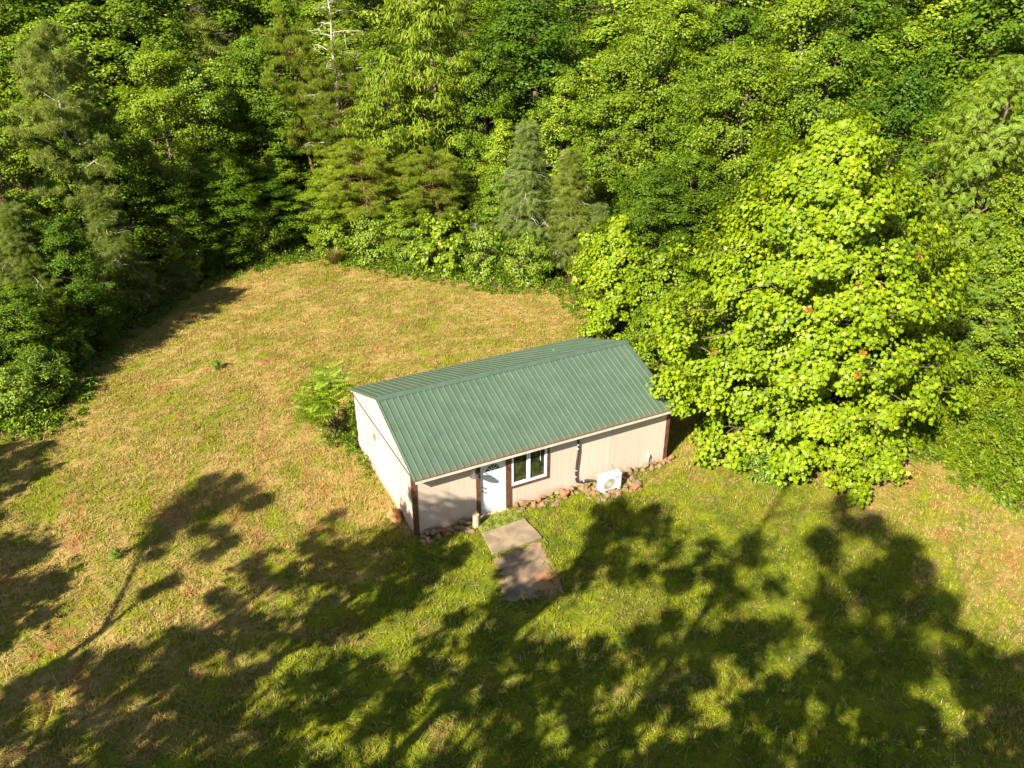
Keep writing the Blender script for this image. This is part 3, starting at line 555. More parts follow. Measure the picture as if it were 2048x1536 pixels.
# ------------------------------------------------------------------ trees that shade the lawn (outside the frame, towards the sun)
for ci,pads in enumerate(CASTERS):
    (bx,by),c0,pads=pads; pads=np.array(pads); rs_=np.random.RandomState(100+ci); tb=Tubes()
    zt=pads[:,2].max(); zlo=pads[:,2].min()
    tz=np.linspace(0,1,8); path=np.stack([bx+(c0[0]-bx)*tz+rs_.normal(0,.1,8)*tz*.5,by+(c0[1]-by)*tz+rs_.normal(0,.1,8)*tz*.5,-.1+tz*(zt-.3)],1)
    tb.add(path,.21*(1-.85*tz)+.02,8); Cs=[];rc=[]
    for x,y,z,r in pads:
        zs=max(zlo*.6,z-1.6-rs_.rand()); f=np.clip(zs/zt,0,1); A_=np.array([np.interp(f,tz,path[:,i]) for i in range(3)])
        tb.add(curve(A_,np.array([x,y,z]),.2,5,rs_,.06),[.06,.05,.035,.02,.01],4)
        Cs.append((x,y,z)); rc.append(r*1.08)
        for q in range(2): Cs.append(np.array([x,y,z])+rs_.normal(0,.3,3)); rc.append(r*.55)
    Cs=np.array(Cs); org=np.array([bx,by,0.])
    V,Fx=cluster_leaves(rs_,Cs-org,np.array(rc),80,'oval',.24,.8)
    e=empty('broadleaf_tree',(bx,by,0)); tag(e,'broadleaf tree outside the frame casting shade on the %s'%('front lawn' if ci<11 else 'far left of the field'),'tree','trees outside the frame that shade the lawn')
    tb.V=[v-org for v in tb.V]; link('trunk',tb.mesh('trunk',BARK),e); link('crown',np_mesh('crown',V,[Fx],LM['broad']),e)
tb=Tubes(); rs_=np.random.RandomState(9); f=np.array(FORK['trunk']); bx,by=f[0][0]+.9,f[0][1]+.3; org=np.array([bx,by,0.])
tb.add(np.vstack([[bx,by,-.1],f])-org,[.14,.13,.12,.11,.1],8)
A_=np.array(FORK['a'])-org; tb.add(A_,[.09,.08,.06,.05,.03],6); B_=np.array(FORK['b'])-org; tb.add(B_,[.08,.06,.05,.03],6)
Cs=[];rc=[]
for x,y,z,r in FORK['pads']:
    c=np.array([x,y,z])-org; src=min(list(A_[1:])+list(B_[1:]),key=lambda q:np.linalg.norm(q-c)); tb.add(curve(src,c,.05,4,rs_,.03),[.03,.025,.02,.01],4); Cs.append(c); rc.append(r)
V,Fx=cluster_leaves(rs_,np.array(Cs),np.array(rc)*1.2,170,'needle',.2,.4)
e=empty('pine_tree',(bx,by,0)); tag(e,'leaning forked pine outside the frame, its shadow drawn across the left field','tree'); link('trunk',tb.mesh('trunk',BARK_RED),e); link('crown',np_mesh('crown',V,[Fx],LM['vpine']),e)

# ------------------------------------------------------------------ shrubs and undergrowth on the edge of the wood
rs_=np.random.RandomState(21)
def band(poly,n,w0,w1,side):
    P=np.array(poly,float); seg=np.diff(P,axis=0); L=np.linalg.norm(seg,axis=1); s=rs_.choice(len(L),n,p=L/L.sum()); t_=rs_.rand(n,1)
    q=P[s]+seg[s]*t_; nn=np.stack([-seg[s][:,1],seg[s][:,0]],1)/L[s][:,None]
    d=rs_.uniform(w0,w1,n); return q+nn*(side*d)[:,None],d
edge=YARD[1:19]
q,d=band(edge,2500,-.9,4.2,1)
keep=~((q[:,0]<10.3)&(q[:,1]<7)&(q[:,0]>-1)); q=q[keep]; d=d[keep]
hh=np.clip(.12+.22*np.clip(d,0,3)+.08*np.clip(d,-1,0),.04,.9)*rs_.uniform(.5,1.3,len(q)); C3=np.stack([q[:,0],q[:,1],gz(q[:,0],q[:,1])+hh],1)
V1,F1=cluster_leaves(rs_,C3,rs_.uniform(.25,.5,len(q))*np.where(d<0,.6,1),52,'oval',.125,.8)
V2,F2=cluster_leaves(rs_,C3[::3]+np.array([0,0,.1]),rs_.uniform(.25,.45,len(C3[::3])),9,'long',.26,.7,droop=.6)
tag(link('undergrowth',np_mesh('undergrowth',np.vstack([V1,V2]),[np.vstack([F1,F2+len(V1)])],LM['weed'])),'leafy green undergrowth along the foot of the wood','undergrowth',kind='stuff')
# right hand bank of ferny weeds
n=5600; x=rs_.uniform(16,40,n); y=rs_.uniform(-22,10,n); ok=~inside(x,y,YARD)&(x+.3*y<37); x,y=x[ok],y[ok]
dd=np.clip((x-18.5)/6,0,1); C3=np.stack([x,y,.15+.45*dd*rs_.rand(len(x))+.1*rs_.rand(len(x))],1)
V1,F1=cluster_leaves(rs_,C3,rs_.uniform(.35,.6,len(x)),34,'long',.19,.8,droop=.3); V2,F2=cluster_leaves(rs_,C3+np.array([0,0,.12]),rs_.uniform(.3,.5,len(x)),5,'frond',.4,.5)
tag(link('weeds',np_mesh('weeds',np.vstack([V1,V2]),[np.vstack([F1,F2+len(V1)])],LM['bank'])),'tall ferny weeds covering the bank on the right','weeds',kind='stuff')
# shrubs one can tell apart
tm,cm,H=gen_tree('broad',81,dict(H=.9,R=.8,base=.03,nl=22,tm='long',size=.2,rc=.3,lpc=30,nc=3,r0=.02),LM['weed']); tree_obj('weed_plant',tm,cm,(12.4,-2.6,0),0,1,1,'low weedy plant in the grass under the left skirt of the huge tulip tree','weed')
sh=[gen_tree('broad',300+i,dict(H=2.4,R=1.2,base=.03,nl=26,tm=('oval','long','lobed')[i],size=(.11,.2,.13)[i],rc=.36,lpc=60,nc=3,r0=.03,up=.5),LM[('weed','weed','broad_bright')[i]]) for i in range(3)]
SH=[(-11.4,14.6,1.1,'left edge of the frame where the shade starts'),(-10.4,16.3,.9,'left wood edge, low down'),(-9.6,19.4,1.2,'left wood edge below the drooping cedars'),(-8.2,22.0,1.0,'left wood edge under the pale twigs'),(-6.3,24.3,1.1,'bend of the left wood edge'),
 (-3.6,27.2,1.1,'dark far left corner of the clearing'),(-1,28.8,1.0,'far left end of the clearing'),(1.6,29.3,1.2,'far end of the clearing, left of the brown broom tuft'),(5.2,27.6,.9,'far edge just right of the brown broom tuft'),(7.1,25.4,1.3,'foot of the leaning reddish pine trunk'),
 (8.9,23.7,1.2,'far edge beneath the flat layered pine'),(10.4,22.2,1.4,'far edge beside the pale dead tree'),(12.0,20.3,1.2,'far edge below the grey-green cedars'),(14.0,18.6,1.3,'far right corner of the clearing'),(16.6,15.6,1.3,'gap between the clearing and the tulip sapling'),
 (18.9,-1.4,1.0,'foot of the huge tulip tree on its right'),(21.2,-.6,1.4,'bank right of the huge tulip tree')]
for i,(x,y,s,pl) in enumerate(SH):
    tm,cm,H=sh[i%3]; tree_obj('shrub',tm,cm,(x,y,float(gz(x,y))),i*1.3,s,s*(.8+.3*((i*7)%5)/5),'leafy green shrub at the '+pl,'shrub','shrubs along the wood edge')
# broom tuft
def tuft(name,loc,n,h,r,mat,label,cat,w=.012,seed=1):
    r_=np.random.RandomState(seed); a=r_.uniform(0,2*PI,n); l_=r_.uniform(.05,.75,n); L=h*r_.uniform(.5,1.1,n); b=np.stack([np.cos(a)*r*.35*r_.rand(n),np.sin(a)*r*.35*r_.rand(n),np.zeros(n)],1); d=np.stack([np.cos(a)*np.sin(l_),np.sin(a)*np.sin(l_),np.cos(l_)],1)
    p=np.stack([-np.sin(a),np.cos(a),0*a],1)*w; m_=b+d*L[:,None]*.55; tp=b+d*L[:,None]+np.stack([np.cos(a)*.1,np.sin(a)*.1,-.05+0*a],1)*L[:,None]
    V=np.stack([b-p,b+p,m_+p*.8,m_-p*.8,tp],1).reshape(-1,3); k=np.arange(n)[:,None]*5
    me=np_mesh(name,V,[k+np.array([[0,1,2,3]]),k+np.array([[3,2,4]])],mat); return tag(link(name,me,loc=loc),label,cat)
BROOM=leafmat('broom stems',(.10,.10,.02),(.22,.17,.04),trans=.2)
tuft('broom_tuft',(4.9,26.2,.1),500,1.0,.8,BROOM,'brownish round broom tuft at the far edge of the clearing','grass tuft',.02)
tuft('grass_tuft',(-7.9,19.7,0),160,1.0,.5,BROOM,'thin dry grass tuft standing by the left wood edge','grass tuft',.012,2)
# small tree with long fronds at the back left corner
tb=Tubes(); r_=np.random.RandomState(31); P=[];Nn=[];T_=[];S=[]
stems=[((0,0,0),(.1,.5,2.1)),((.05,.05,0),(-.55,.2,1.9)),((0,0,0),(-.95,.75,1.6)),((0,0,0),(.25,1.1,2.2)),((0,0,.3),(-.3,1.3,1.9)),((0,0,0),(-.9,-.2,1.25)),((0,0,.2),(.55,.55,1.8)),((0,0,0),(-.5,.9,1.3)),((0,0,0),(-.2,-.1,1.6)),((0,0,0),(-1.0,.3,1.2))]
for s0,s1 in stems:
    s0=np.array(s0);s1=np.array(s1)*np.array([1,1,1.12]); tb.add(curve(s0,s1,.1,5,r_,.02),[.03,.027,.022,.017,.012],5)
    for q in range(13):
        a=q*2.4+r_.rand(); e_=r_.uniform(-.1,.6); g_=1-.028*q; P.append(s0*(1-g_)+s1*g_+np.array([0,0,.02])); dirv=np.array([math.cos(a)*math.cos(e_),math.sin(a)*math.cos(e_),math.sin(e_)]); T_.append(dirv); Nn.append(np.array([-dirv[0]*.4,-dirv[1]*.4,1])); S.append(r_.uniform(.5,.85))
V,Fx=place('frond',np.array(P),np.array(Nn),np.array(T_),np.array(S))
e=empty('sumac_tree',(-.55,7.0,0)); tag(e,'small sumac with long feathery fronds at the back left house corner','small tree'); link('trunk',tb.mesh('trunk',BARK),e); link('crown',np_mesh('crown',V,[Fx],LM['sumac']),e)
# ivy / weeds along gable foot near back corner
C3=np.array([(-.15-.35*r_.rand(),3.9+2.9*r_.rand(),.1+.25*r_.rand()) for _ in range(36)]+[(-.1-.12*r_.rand(),5.9+.25*r_.rand(),.3+1.7*r_.rand()) for _ in range(22)]+[(-.35-.8*r_.rand(),6.2+1.2*r_.rand(),.1+.5*r_.rand()) for _ in range(30)])
V,Fx=cluster_leaves(r_,C3,np.full(len(C3),.17),26,'oval',.09,.9); tag(link('vine',np_mesh('vine',V,[Fx],LM['weed'])),'small leafy vine climbing the back left house corner','vine')
# tiny plants standing in the field
for i,(x,y,s,lb) in enumerate([(-3.7,15.2,.22,'lone little seedling left of the sumac in the dry field'),(3.3,-6.9,.16,'small weed sprig in the sunlit patch of the front lawn'),(-8.6,3.2,.18,'low green weed beside the forked shadow in the left field')]):
    tm,cm,H=sh[1]; tree_obj('weed_plant',tm,cm,(x,y,0),i,s,s*.8,lb,'weed')

# ------------------------------------------------------------------ HOUSE
L_,D_,H_,R_=9.75,6.016,2.428,3.536; SL=(R_-H_)/(D_/2)
t=NT('cream grooved siding'); p=t.obj(); sx=t.n('ShaderNodeSeparateXYZ'); t.l(p,sx.inputs[0])
u=t.math('ADD',sx.outputs[0],sx.outputs[1])
gr=t.math('FRACT',t.math('MULTIPLY',u,1/.1016)); gr=t.math('LESS_THAN',gr,.13)
seam=t.math('LESS_THAN',t.math('FRACT',t.math('MULTIPLY',t.math('ADD',u,.04),1/1.2192)),.014)
g2=t.math('MAXIMUM',t.math('MULTIPLY',gr,.5),seam)
pan=t.math('FRACT',t.math('MULTIPLY',t.math('FLOOR',t.math('MULTIPLY',t.math('ADD',u,.04),1/1.2192)),.377))
c=t.mix(pan,(.47,.38,.315),(.52,.43,.37)); stre=t.noise(t.scale(p,(9,9,.35)),1.2,4,.6); c=t.mix(t.mr(stre,.4,.75,0,.4),c,(.40,.31,.22))
mud=t.math('MULTIPLY',t.mr(sx.outputs[2],.0,.42,1,0),t.mr(t.noise(p,2.5,4),.3,.7)); c=t.mix(t.math('MULTIPLY',mud,.8),c,(.36,.20,.11))
c=t.mix(t.math('MULTIPLY',g2,.45),c,(.36,.29,.22))
SIDING=t.done(t.bsdf(c,.75,.25,t.math('SUBTRACT',1,g2),.006))
t=NT('green metal roofing'); p=t.obj(); n1=t.noise(p,1.4,4,.6); n2=t.noise(t.scale(p,(1,.12,1)),7,3); c=t.mix(t.mr(n1,.3,.7),(.058,.092,.060),(.072,.110,.074)); c=t.mix(t.mr(n2,.52,.8,0,.3),c,(.12,.19,.13))
sx=t.n('ShaderNodeSeparateXYZ'); t.l(p,sx.inputs[0]); dirt=t.math('MULTIPLY',t.mr(sx.outputs[1],-.335,-.13,1,0),t.mr(t.noise(p,9,5,.75),.36,.54)); c=t.mix(t.math('MULTIPLY',dirt,.8),c,(.13,.075,.045))
ROOF=t.done(t.bsdf(c,.46,.5,n1,.004,0))
t=NT('roof rib highlight'); p=t.obj(); n1=t.noise(p,5,4,.6); RIB_HIGHLIGHT=t.done(t.bsdf(t.mix(n1,(.075,.108,.078),(.10,.138,.10)),.45,.5))  # paler green: the lit rib edges are painted into the colour
BROWN=simple('brown stained timber',(.095,.042,.023),.7,.2,.35,5)
CREAM=simple('cream painted trim',(.50,.43,.36),.6,.3,.12,5)
WHITE=simple('white paint',(.58,.62,.70),.4,.4,.05,4,bd=.001)
SOFFIT=simple('soffit boards',(.42,.36,.28),.8,.2,.15,4)
DARK=simple('black rubber wrap',(.035,.025,.022),.6,.3,.4,10)
METAL=simple('grey lamp metal',(.06,.055,.05),.6,.3,.2,8)
BRASS=simple('brass hardware',(.5,.38,.18),.35,.5,.1,20,metal=.9)
t=NT('window glass'); b=t.n('ShaderNodeBsdfPrincipled'); p=t.obj(); nn=t.noise(p,3.5,5,.6); t.l(t.mix(t.mr(nn,.4,.65),(.012,.015,.01),(.05,.055,.02)),b.inputs['Base Color']); b.inputs['Roughness'].default_value=.06; b.inputs['Specular IOR Level'].default_value=1.0; b.inputs['Coat Weight'].default_value=.6; b.inputs['Coat Roughness'].default_value=.02; GLASS=t.done(b.outputs[0])
SCREW=simple('screw heads',(.10,.13,.10),.4,.5)
house=empty('house',(0,0,0)); tag(house,'small cream sided cottage with green metal gable roof and brown trim','house')
# walls
TH=.12; DX0,DX1,DZ=2.294,3.21,2.09; WX0,WX1,WZ0,WZ1=3.42,4.74,.86,2.07
f=MB(); ytop=H_
for (x0,x1,z0,z1) in [(0,DX0,-.1,ytop),(DX0,DX1,DZ,ytop),(DX1,WX0,-.1,ytop),(WX0,WX1,-.1,WZ0),(WX0,WX1,WZ1,ytop),(WX1,L_,-.1,ytop)]: f.box(x0,x1,0,TH,z0,z1)
f.build('wall',SIDING,house); MB().box(0,L_,D_-TH,D_,-.1,ytop).build('wall',SIDING,house)
for x0,x1 in ((0,TH),(L_-TH,L_)):
    y0,y1=TH+.001,D_-TH-.001; zt=lambda y:R_-SL*abs(y-D_/2)-.012
    prof=[(y0,-.1),(y1,-.1),(y1,H_-.004),(y1,zt(y1)),(D_/2,zt(D_/2)),(y0,zt(y0)),(y0,H_-.004)]
    n=len(prof); g=MB().add([(x0,a,b) for a,b in prof]+[(x1,a,b) for a,b in prof],[tuple(range(n))[::-1],tuple(range(n,2*n))]+[(i,(i+1)%n,n+(i+1)%n,n+i) for i in range(n)])
    # fill the thickness at the front and back corner above the long walls
    g.build('gable_wall',SIDING,house)
MB().box(TH,L_-TH,TH,D_-TH,-.1,.02).build('floor_slab',simple('inner floor',(.1,.08,.06)),house)
# roof
OH=.335; x0,x1=-.03,L_+.05
for side in (-1,1):
    ye=-OH if side<0 else D_+.314; ym=D_/2
    ze=R_-SL*abs(ye-ym); top=MB(); nrib=int((x1-x0)/.2286)
    # panel profile with ribs across x, extruded eave -> ridge
    xs=[];
    for i in range(nrib+1):
        xc=x0+.03+i*.2286
        for dx_,dz_ in ((-.030,0),(-.014,.026),(.014,.026),(.030,0)):
            if x0<=xc+dx_<=x1: xs.append((xc+dx_,dz_))
    xs=[(x0,0)]+[q for q in xs if x0<q[0]<x1]+[(x1,0)]
    cs=1/math.sqrt(1+SL*SL); n_=len(xs)
    T1=[(x,ye,ze+z+.03) for x,z in xs]; T2=[(x,ym,R_+z+.03) for x,z in xs]; B1=[(x,ye,ze) for x,z in xs]; B2=[(x,ym,R_) for x,z in xs]
    v=T1+T2+B1+B2; fs=[]
    for i in range(n_-1): fs+=[(i,i+1,n_+i+1,n_+i),(2*n_+i,3*n_+i,3*n_+i+1,2*n_+i+1),(i,2*n_+i,2*n_+i+1,i+1)]
    fs+=[(0,n_,3*n_,2*n_),(n_-1,3*n_-1,4*n_-1,2*n_-1)]
    top.add(v,fs); rp=top.build('roof_panel',ROOF,house)
    rb=MB()
    for i in range(nrib+1):
        xc=x0+.03+i*.2286
        if xc+.012>x1: continue
        a=.0265+.03
        rb.add([(xc-.010,ye-side*-.001,ze+a),(xc+.010,ye-side*-.001,ze+a),(xc+.010,ym-side*-.17,R_-SL*.17+a),(xc-.010,ym-side*-.17,R_-SL*.17+a)],[(0,1,2,3)])
    rb.build('rib_highlight',RIB_HIGHLIGHT,rp)  # strips on the rib tops carrying the painted highlight
    sc_=MB()
    for fr in (.06,.36,.66,.93):
        yy=ye+(ym-ye)*fr; zz=R_-SL*abs(yy-ym)+.032
        for i in range(nrib):
            xc=x0+.03+(i+.22)*.2286; sc_.box(xc-.008,xc+.008,yy-.008,yy+.008,zz-.004,zz+.008)
    so_=sc_.build('screw_rows',SCREW,rp); so_['kind']='stuff'
cap=MB(); w_=.17; z_=.062
prof=[(-w_,-SL*w_),( -w_*.5,-SL*w_*.5),(0,.012),(w_*.5,-SL*w_*.5),(w_,-SL*w_),(w_,-SL*w_-.02),(0,-.01),(-w_,-SL*w_-.02)]
n=len(prof); cap.add([(x,D_/2+a,R_+z_+b) for x in (x0-.02,x1+.02) for a,b in prof],[tuple(range(n))[::-1],tuple(range(n,2*n))]+[(i,(i+1)%n,n+(i+1)%n,n+i) for i in range(n)])
RIDGE=simple('ridge cap green',(.062,.095,.069),.45,.5,.1,3); cap.build('ridge_cap',RIDGE,house)
for xx,nm in ((x0-.012,'rake_trim'),(x1+.012,'rake_trim')):
    g=MB()
    for side in (-1,1):
        ye=-OH-.005 if side<0 else D_+.318; ze=R_-SL*abs(ye-D_/2)
        g.add([(xx-.008,ye,ze-.03),(xx+.008,ye,ze-.03),(xx+.008,ye,ze+.036),(xx-.008,ye,ze+.036),(xx-.008,D_/2,R_-.03),(xx+.008,D_/2,R_-.03),(xx+.008,D_/2,R_+.036),(xx-.008,D_/2,R_+.036)],[(0,1,2,3),(7,6,5,4),(0,4,5,1),(1,5,6,2),(2,6,7,3),(3,7,4,0)])
    g.build('rake_trim',RIDGE,house)
for ye,s in ((-OH,1),(D_+.314,-1)):
    ze=R_-SL*abs(ye-D_/2)
    MB().box(0.0,L_+.01,min(ye+s*.012,ye+s*.035),max(ye+s*.012,ye+s*.035),ze-.11,ze-.004).build('fascia',CREAM,house)
    a,b=sorted((ye+s*.037,0-.002 if s>0 else D_+.002)); MB().box(.02,L_-.0,a,b,ze-.105,ze-.09).build('soffit',SOFFIT,house)
# corner posts
for cx_,cy_,w1,w2 in ((-.022,-.022,.15,.12),(L_-.13,-.022,.152,.12)):
    MB().box(cx_,cx_+w1,cy_,-.001,-.12,H_-.16).build('corner_trim',BROWN,house)
MB().box(-.024,-.001,.0,.10,-.12,H_-.05).build('corner_trim',BROWN,house); MB().box(L_+.001,L_+.024,.0,.10,-.12,H_-.1).build('corner_trim',BROWN,house)
MB().box(-.024,-.001,D_-.07,D_+.02,-.12,H_-.08).build('corner_trim',BROWN,house)
MB().box(-.016,-.002,.11,D_-.08,H_-.20,H_-.145).build('gable_belt',simple('dark brown belt',(.05,.028,.018),.7,.2,.4,8),house)  # thin dark brown belt across the gable, just below eave height
b_=MB().box(-.07,-.002,3.58,3.70,1.62,1.84).build('outlet_box',simple('weathered box',(.25,.18,.1),.7,.2,.3,10),house,.008)
# door
dr=MB().box(DX0+.012,DX1-.012,.045,.085,.04,DZ-.02).build('door',None or WHITE,house)
t=NT('door white dirty foot'); p=t.obj(); sx=t.n('ShaderNodeSeparateXYZ'); t.l(p,sx.inputs[0]); m_=t.math('MULTIPLY',t.mr(sx.outputs[2],.05,.55,1,0),t.mr(t.noise(p,7,4,.7),.42,.62)); DOORM=t.done(t.bsdf(t.mix(t.math('MULTIPLY',m_,.6),(.58,.61,.68),(.36,.31,.21)),.4,.4)); dr.data.materials[0]=DOORM
g=MB(); cx_=(DX0+DX1)/2
for px0,px1,pz0,pz1 in ((cx_-.33,cx_-.05,.2,.85),(cx_+.05,cx_+.33,.2,.85),(cx_-.33,cx_-.05,.98,1.55),(cx_+.05,cx_+.33,.98,1.55)):
    for a in ((px0,px1,pz0,pz0+.022),(px0,px1,pz1-.022,pz1),(px0,px0+.022,pz0+.023,pz1-.023),(px1-.022,px1,pz0+.023,pz1-.023)): g.box(a[0],a[1],.036,.046,a[2],a[3])
    g.box(px0+.06,px1-.06,.038,.046,pz0+.06,pz1-.06)
g.build('door_panel',WHITE,dr)
fan=MB(); n=16; zc=1.66; rr=.27
pv=[(cx_,.041,zc)]+[(cx_+math.cos(PI*i/n)*rr,.041,zc+math.sin(PI*i/n)*rr*.95) for i in range(n+1)]
fan.add(pv,[(0,i+1,i+2) for i in range(n)]); fan.build('fan_window',GLASS,dr)
mu=MB()
for i in range(1,5): a=PI*i/5; mu.bar((cx_+.07*math.cos(a),.034,zc+.07*math.sin(a)),(cx_+rr*math.cos(a),.034,zc+rr*.95*math.sin(a)),.014,.018)
mu.tube([(cx_+math.cos(PI*i/n)*rr,.036,zc+math.sin(PI*i/n)*rr*.95) for i in range(n+1)],.014,6); mu.tube([(cx_+math.cos(PI*i/8)*.07,.036,zc+math.sin(PI*i/8)*.07) for i in range(9)],.01,5); mu.bar((cx_-rr,.036,zc-.005),(cx_+rr,.036,zc-.005),.02,.024)
mu.build('fan_frame',WHITE,dr)
for z in (.95,1.12): MB().lathe((DX0+.085,.0,z),[(.028,.036),(.028,.02),(.012,.018),(.012,-.01),(.028,-.016),(.026,-.04),(.0,-.045)],14,'y').build('door_knob' if z<1 else 'deadbolt',BRASS,dr,smooth=True)
MB().box(DX0-.02,DX1+.06,-.10,.04,-.02,.038).build('door_sill',simple('worn sill timber',(.50,.38,.24),.8,.2,.3,6),house,.006)
g=MB(); g.box(DX0,DX0+.012,.0,.085,.04,DZ); g.box(DX1-.012,DX1,.0,.085,.04,DZ); g.box(DX0+.0125,DX1-.0125,.0,.085,DZ-.019,DZ); g.build('door_jamb',WHITE,house)
g=MB(); g.box(DX0-.15,DX0,-.028,-.001,-.1,2.18).build('door_trim',BROWN,house); MB().box(DX1+.0,DX1+.20,-.028,-.001,-.1,2.18).build('door_trim',BROWN,house); MB().box(DX0+.002,DX1-.002,-.026,-.001,DZ+.004,2.18).build('door_trim',WHITE,house)
# window
wf=MB(); y0,y1=-.03,.06; a=.07
wf.box(WX0,WX1,y0,y1,WZ0,WZ0+a); wf.box(WX0,WX1,y0,y1,WZ1-a,WZ1); wf.box(WX0,WX0+a,y0,y1,WZ0+a,WZ1-a); wf.box(WX1-a,WX1,y0,y1,WZ0+a,WZ1-a); xm=(WX0+WX1)/2; wf.box(xm-.035,xm+.035,y0+.006,y1,WZ0+a,WZ1-a); wf.box(xm-.095,xm-.038,y0+.022,y1,WZ0+a+.035,WZ1-a-.035); 
wf.box(WX0+a,xm-.038,y0+.022,y1,WZ0+a,WZ0+a+.033); wf.box(WX0+a,xm-.038,y0+.022,y1,WZ1-a-.033,WZ1-a)
win=wf.build('window',WHITE,house,.004)
MB().box(WX0+a+.001,xm-.096,.012,.02,WZ0+a+.034,WZ1-a-.034).build('pane',GLASS,win); MB().box(xm+.036,WX1-a-.001,.02,.028,WZ0+a+.001,WZ1-a-.001).build('pane',GLASS,win)
MB().tube([(4.5,-.005,1.95),(4.5,-.006,1.55)],.008,6).build('blind_wand',WHITE,win)
g=MB(); g.box(WX0+.0,WX1+.085,-.036,-.001,WZ0-.085,WZ0-.001); g.box(WX1+.001,WX1+.085,-.036,-.001,WZ0,WZ1+.1); g.build('window_trim',BROWN,house)
# barn light
bl=MB().tube([(1.93,-.24,2.20),(1.93,-.27,2.10),(1.95,-.33,2.05)],.016,8).build('barn_light',METAL,house,smooth=True); bl['label']='grey dome barn light'
MB().lathe((1.95,-.34,1.93),[(.028,.13),(.045,.10),(.06,.07),(.11,.05),(.155,.0),(.162,-.02),(.152,-.018),(.10,.035),(.03,.05)],24).build('lamp_shade',METAL,bl,smooth=True)
MB().lathe((1.95,-.34,1.9),[(.0,-.05),(.035,-.04),(.045,.0),(.03,.04),(.02,.07)],12).build('bulb',WHITE,bl,smooth=True)
MB().tube([(2.0,-.05,2.16),(2.5,-.10,2.10),(2.9,-.12,2.04),(3.2,-.1,2.08),(3.45,-.05,2.15)],.007,6).build('cable',WHITE,house,smooth=True)
# line set
ls=MB().tube([(5.93,-.05,2.2),(5.93,-.055,1.9),(5.95,-.05,1.5),(5.90,-.06,1.1),(5.88,-.05,.7),(5.90,-.055,.36),(5.93,-.07,.27),(6.02,-.09,.245),(6.3,-.13,.27),(6.48,-.3,.30),(6.52,-.5,.30)],.034,10).build('line_set',DARK,house,smooth=True); ls['label']='black wrapped pipe running down the front wall'
for i,(x,z) in enumerate(((5.93,1.78),(5.93,1.62),(5.91,1.1),(5.885,.75),(5.89,.5))): MB().tube([(x,-.052,z-.012),(x,-.052,z+.012)],.037,10).build('strap',WHITE,ls)
MB().tube([(6.15,-.112,.258),(6.175,-.115,.262)],.038,10).build('strap',WHITE,ls)
vp=MB().tube([(8.93,-.05,-.05),(8.93,-.05,.36)],.027,12).build('vent_pipe',CREAM,house,smooth=True); MB().lathe((8.93,-.055,.36),[(.045,0),(.052,.03),(.052,.10),(.04,.14),(.0,.155)],16).build('cap',CREAM,vp,smooth=True)
MB().lathe((7.55,D_/2+1.55,R_-SL*1.55+.03),[(.03,0),(.03,.02),(.02,.03),(0,.035)],12).build('roof_vent',WHITE,house,smooth=True)

# ------------------------------------------------------------------ heat pump
ux0,ux1,uy0,uy1,uz0,uz1=6.46,7.27,-.80,-.50,.10,.65
UW=simple('white enamel',(.58,.58,.60),.35,.4,.03,3,bd=.0005); UG=simple('grey grille plastic',(.28,.27,.22),.5,.3,.1,8)
hp=empty('heat_pump',(6.86,-.65,.03)); tag(hp,'white boxed heat pump unit with round fan standing on the stone pile','heat pump')
o_=(-6.86,.65,-.03)
def hb(mb,name,mat,par=hp,bev=0): mb.v=[(a+o_[0],b+o_[1],c_+o_[2]) for a,b,c_ in mb.v]; return mb.build(name,mat,par,bev,smooth=False)
cas=hb(MB().box(ux0,ux1,uy0,uy1,uz0,uz1),'casing',UW,bev=.012)
hb(MB().box(ux0-.006,ux1+.006,uy0-.006,uy1+.006,uz1-.035,uz1+.006),'lid',UW,bev=.006)
fc=(ux0+.30,(uz0+uz1)/2+.0)
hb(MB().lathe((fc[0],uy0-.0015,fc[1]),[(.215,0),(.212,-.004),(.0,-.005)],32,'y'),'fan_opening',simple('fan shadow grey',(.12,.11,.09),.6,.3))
g=MB()
for r in (.03,.065,.1,.135,.17,.205,.225):
    pts=[(fc[0]+math.cos(2*PI*i/36)*r,uy0-.013,fc[1]+math.sin(2*PI*i/36)*r) for i in range(37)]; g.tube(pts,.0045 if r<.22 else .009,5)
for i in range(12): a=PI*2*i/12; g.bar((fc[0]+.03*math.cos(a),uy0-.015,fc[1]+.03*math.sin(a)),(fc[0]+.215*math.cos(a),uy0-.015,fc[1]+.215*math.sin(a)),.006,.006)
hb(g,'fan_grille',simple('pale grille',(.50,.49,.40),.5,.3))
g=MB()
for i in range(9): g.bar((ux0-.004,uy0+.05,uz0+.06+i*.05),(ux0-.004,uy1-.03,uz0+.06+i*.05),.008,.018)
hb(g,'side_louvre',UG)
g=MB(); r_=random.Random(3); xx=ux1-.235
for wch in (.020,.014,.016,.014,.018,.008,.014,.018): # dark wordmark too small to read in the photograph
    g.box(xx,xx+wch,uy0-.004,uy0-.0005,uz1-.115,uz1-.088); xx+=wch+.006
hb(g,'badge',simple('dark lettering',(.06,.06,.07)))
for fx in (ux0+.08,ux1-.14): hb(MB().box(fx,fx+.07,uy0-.04,uy1+.02,uz0-.045,uz0-.002),'foot',UW,bev=.004)
hb(MB().tube([(ux1-.03,uy1+.03,uz1-.12),(ux1-.05,uy1+.12,uz1-.02),(ux1-.09,uy1+.22,uz1+.10)],.008,6),'power_cable',DARK)

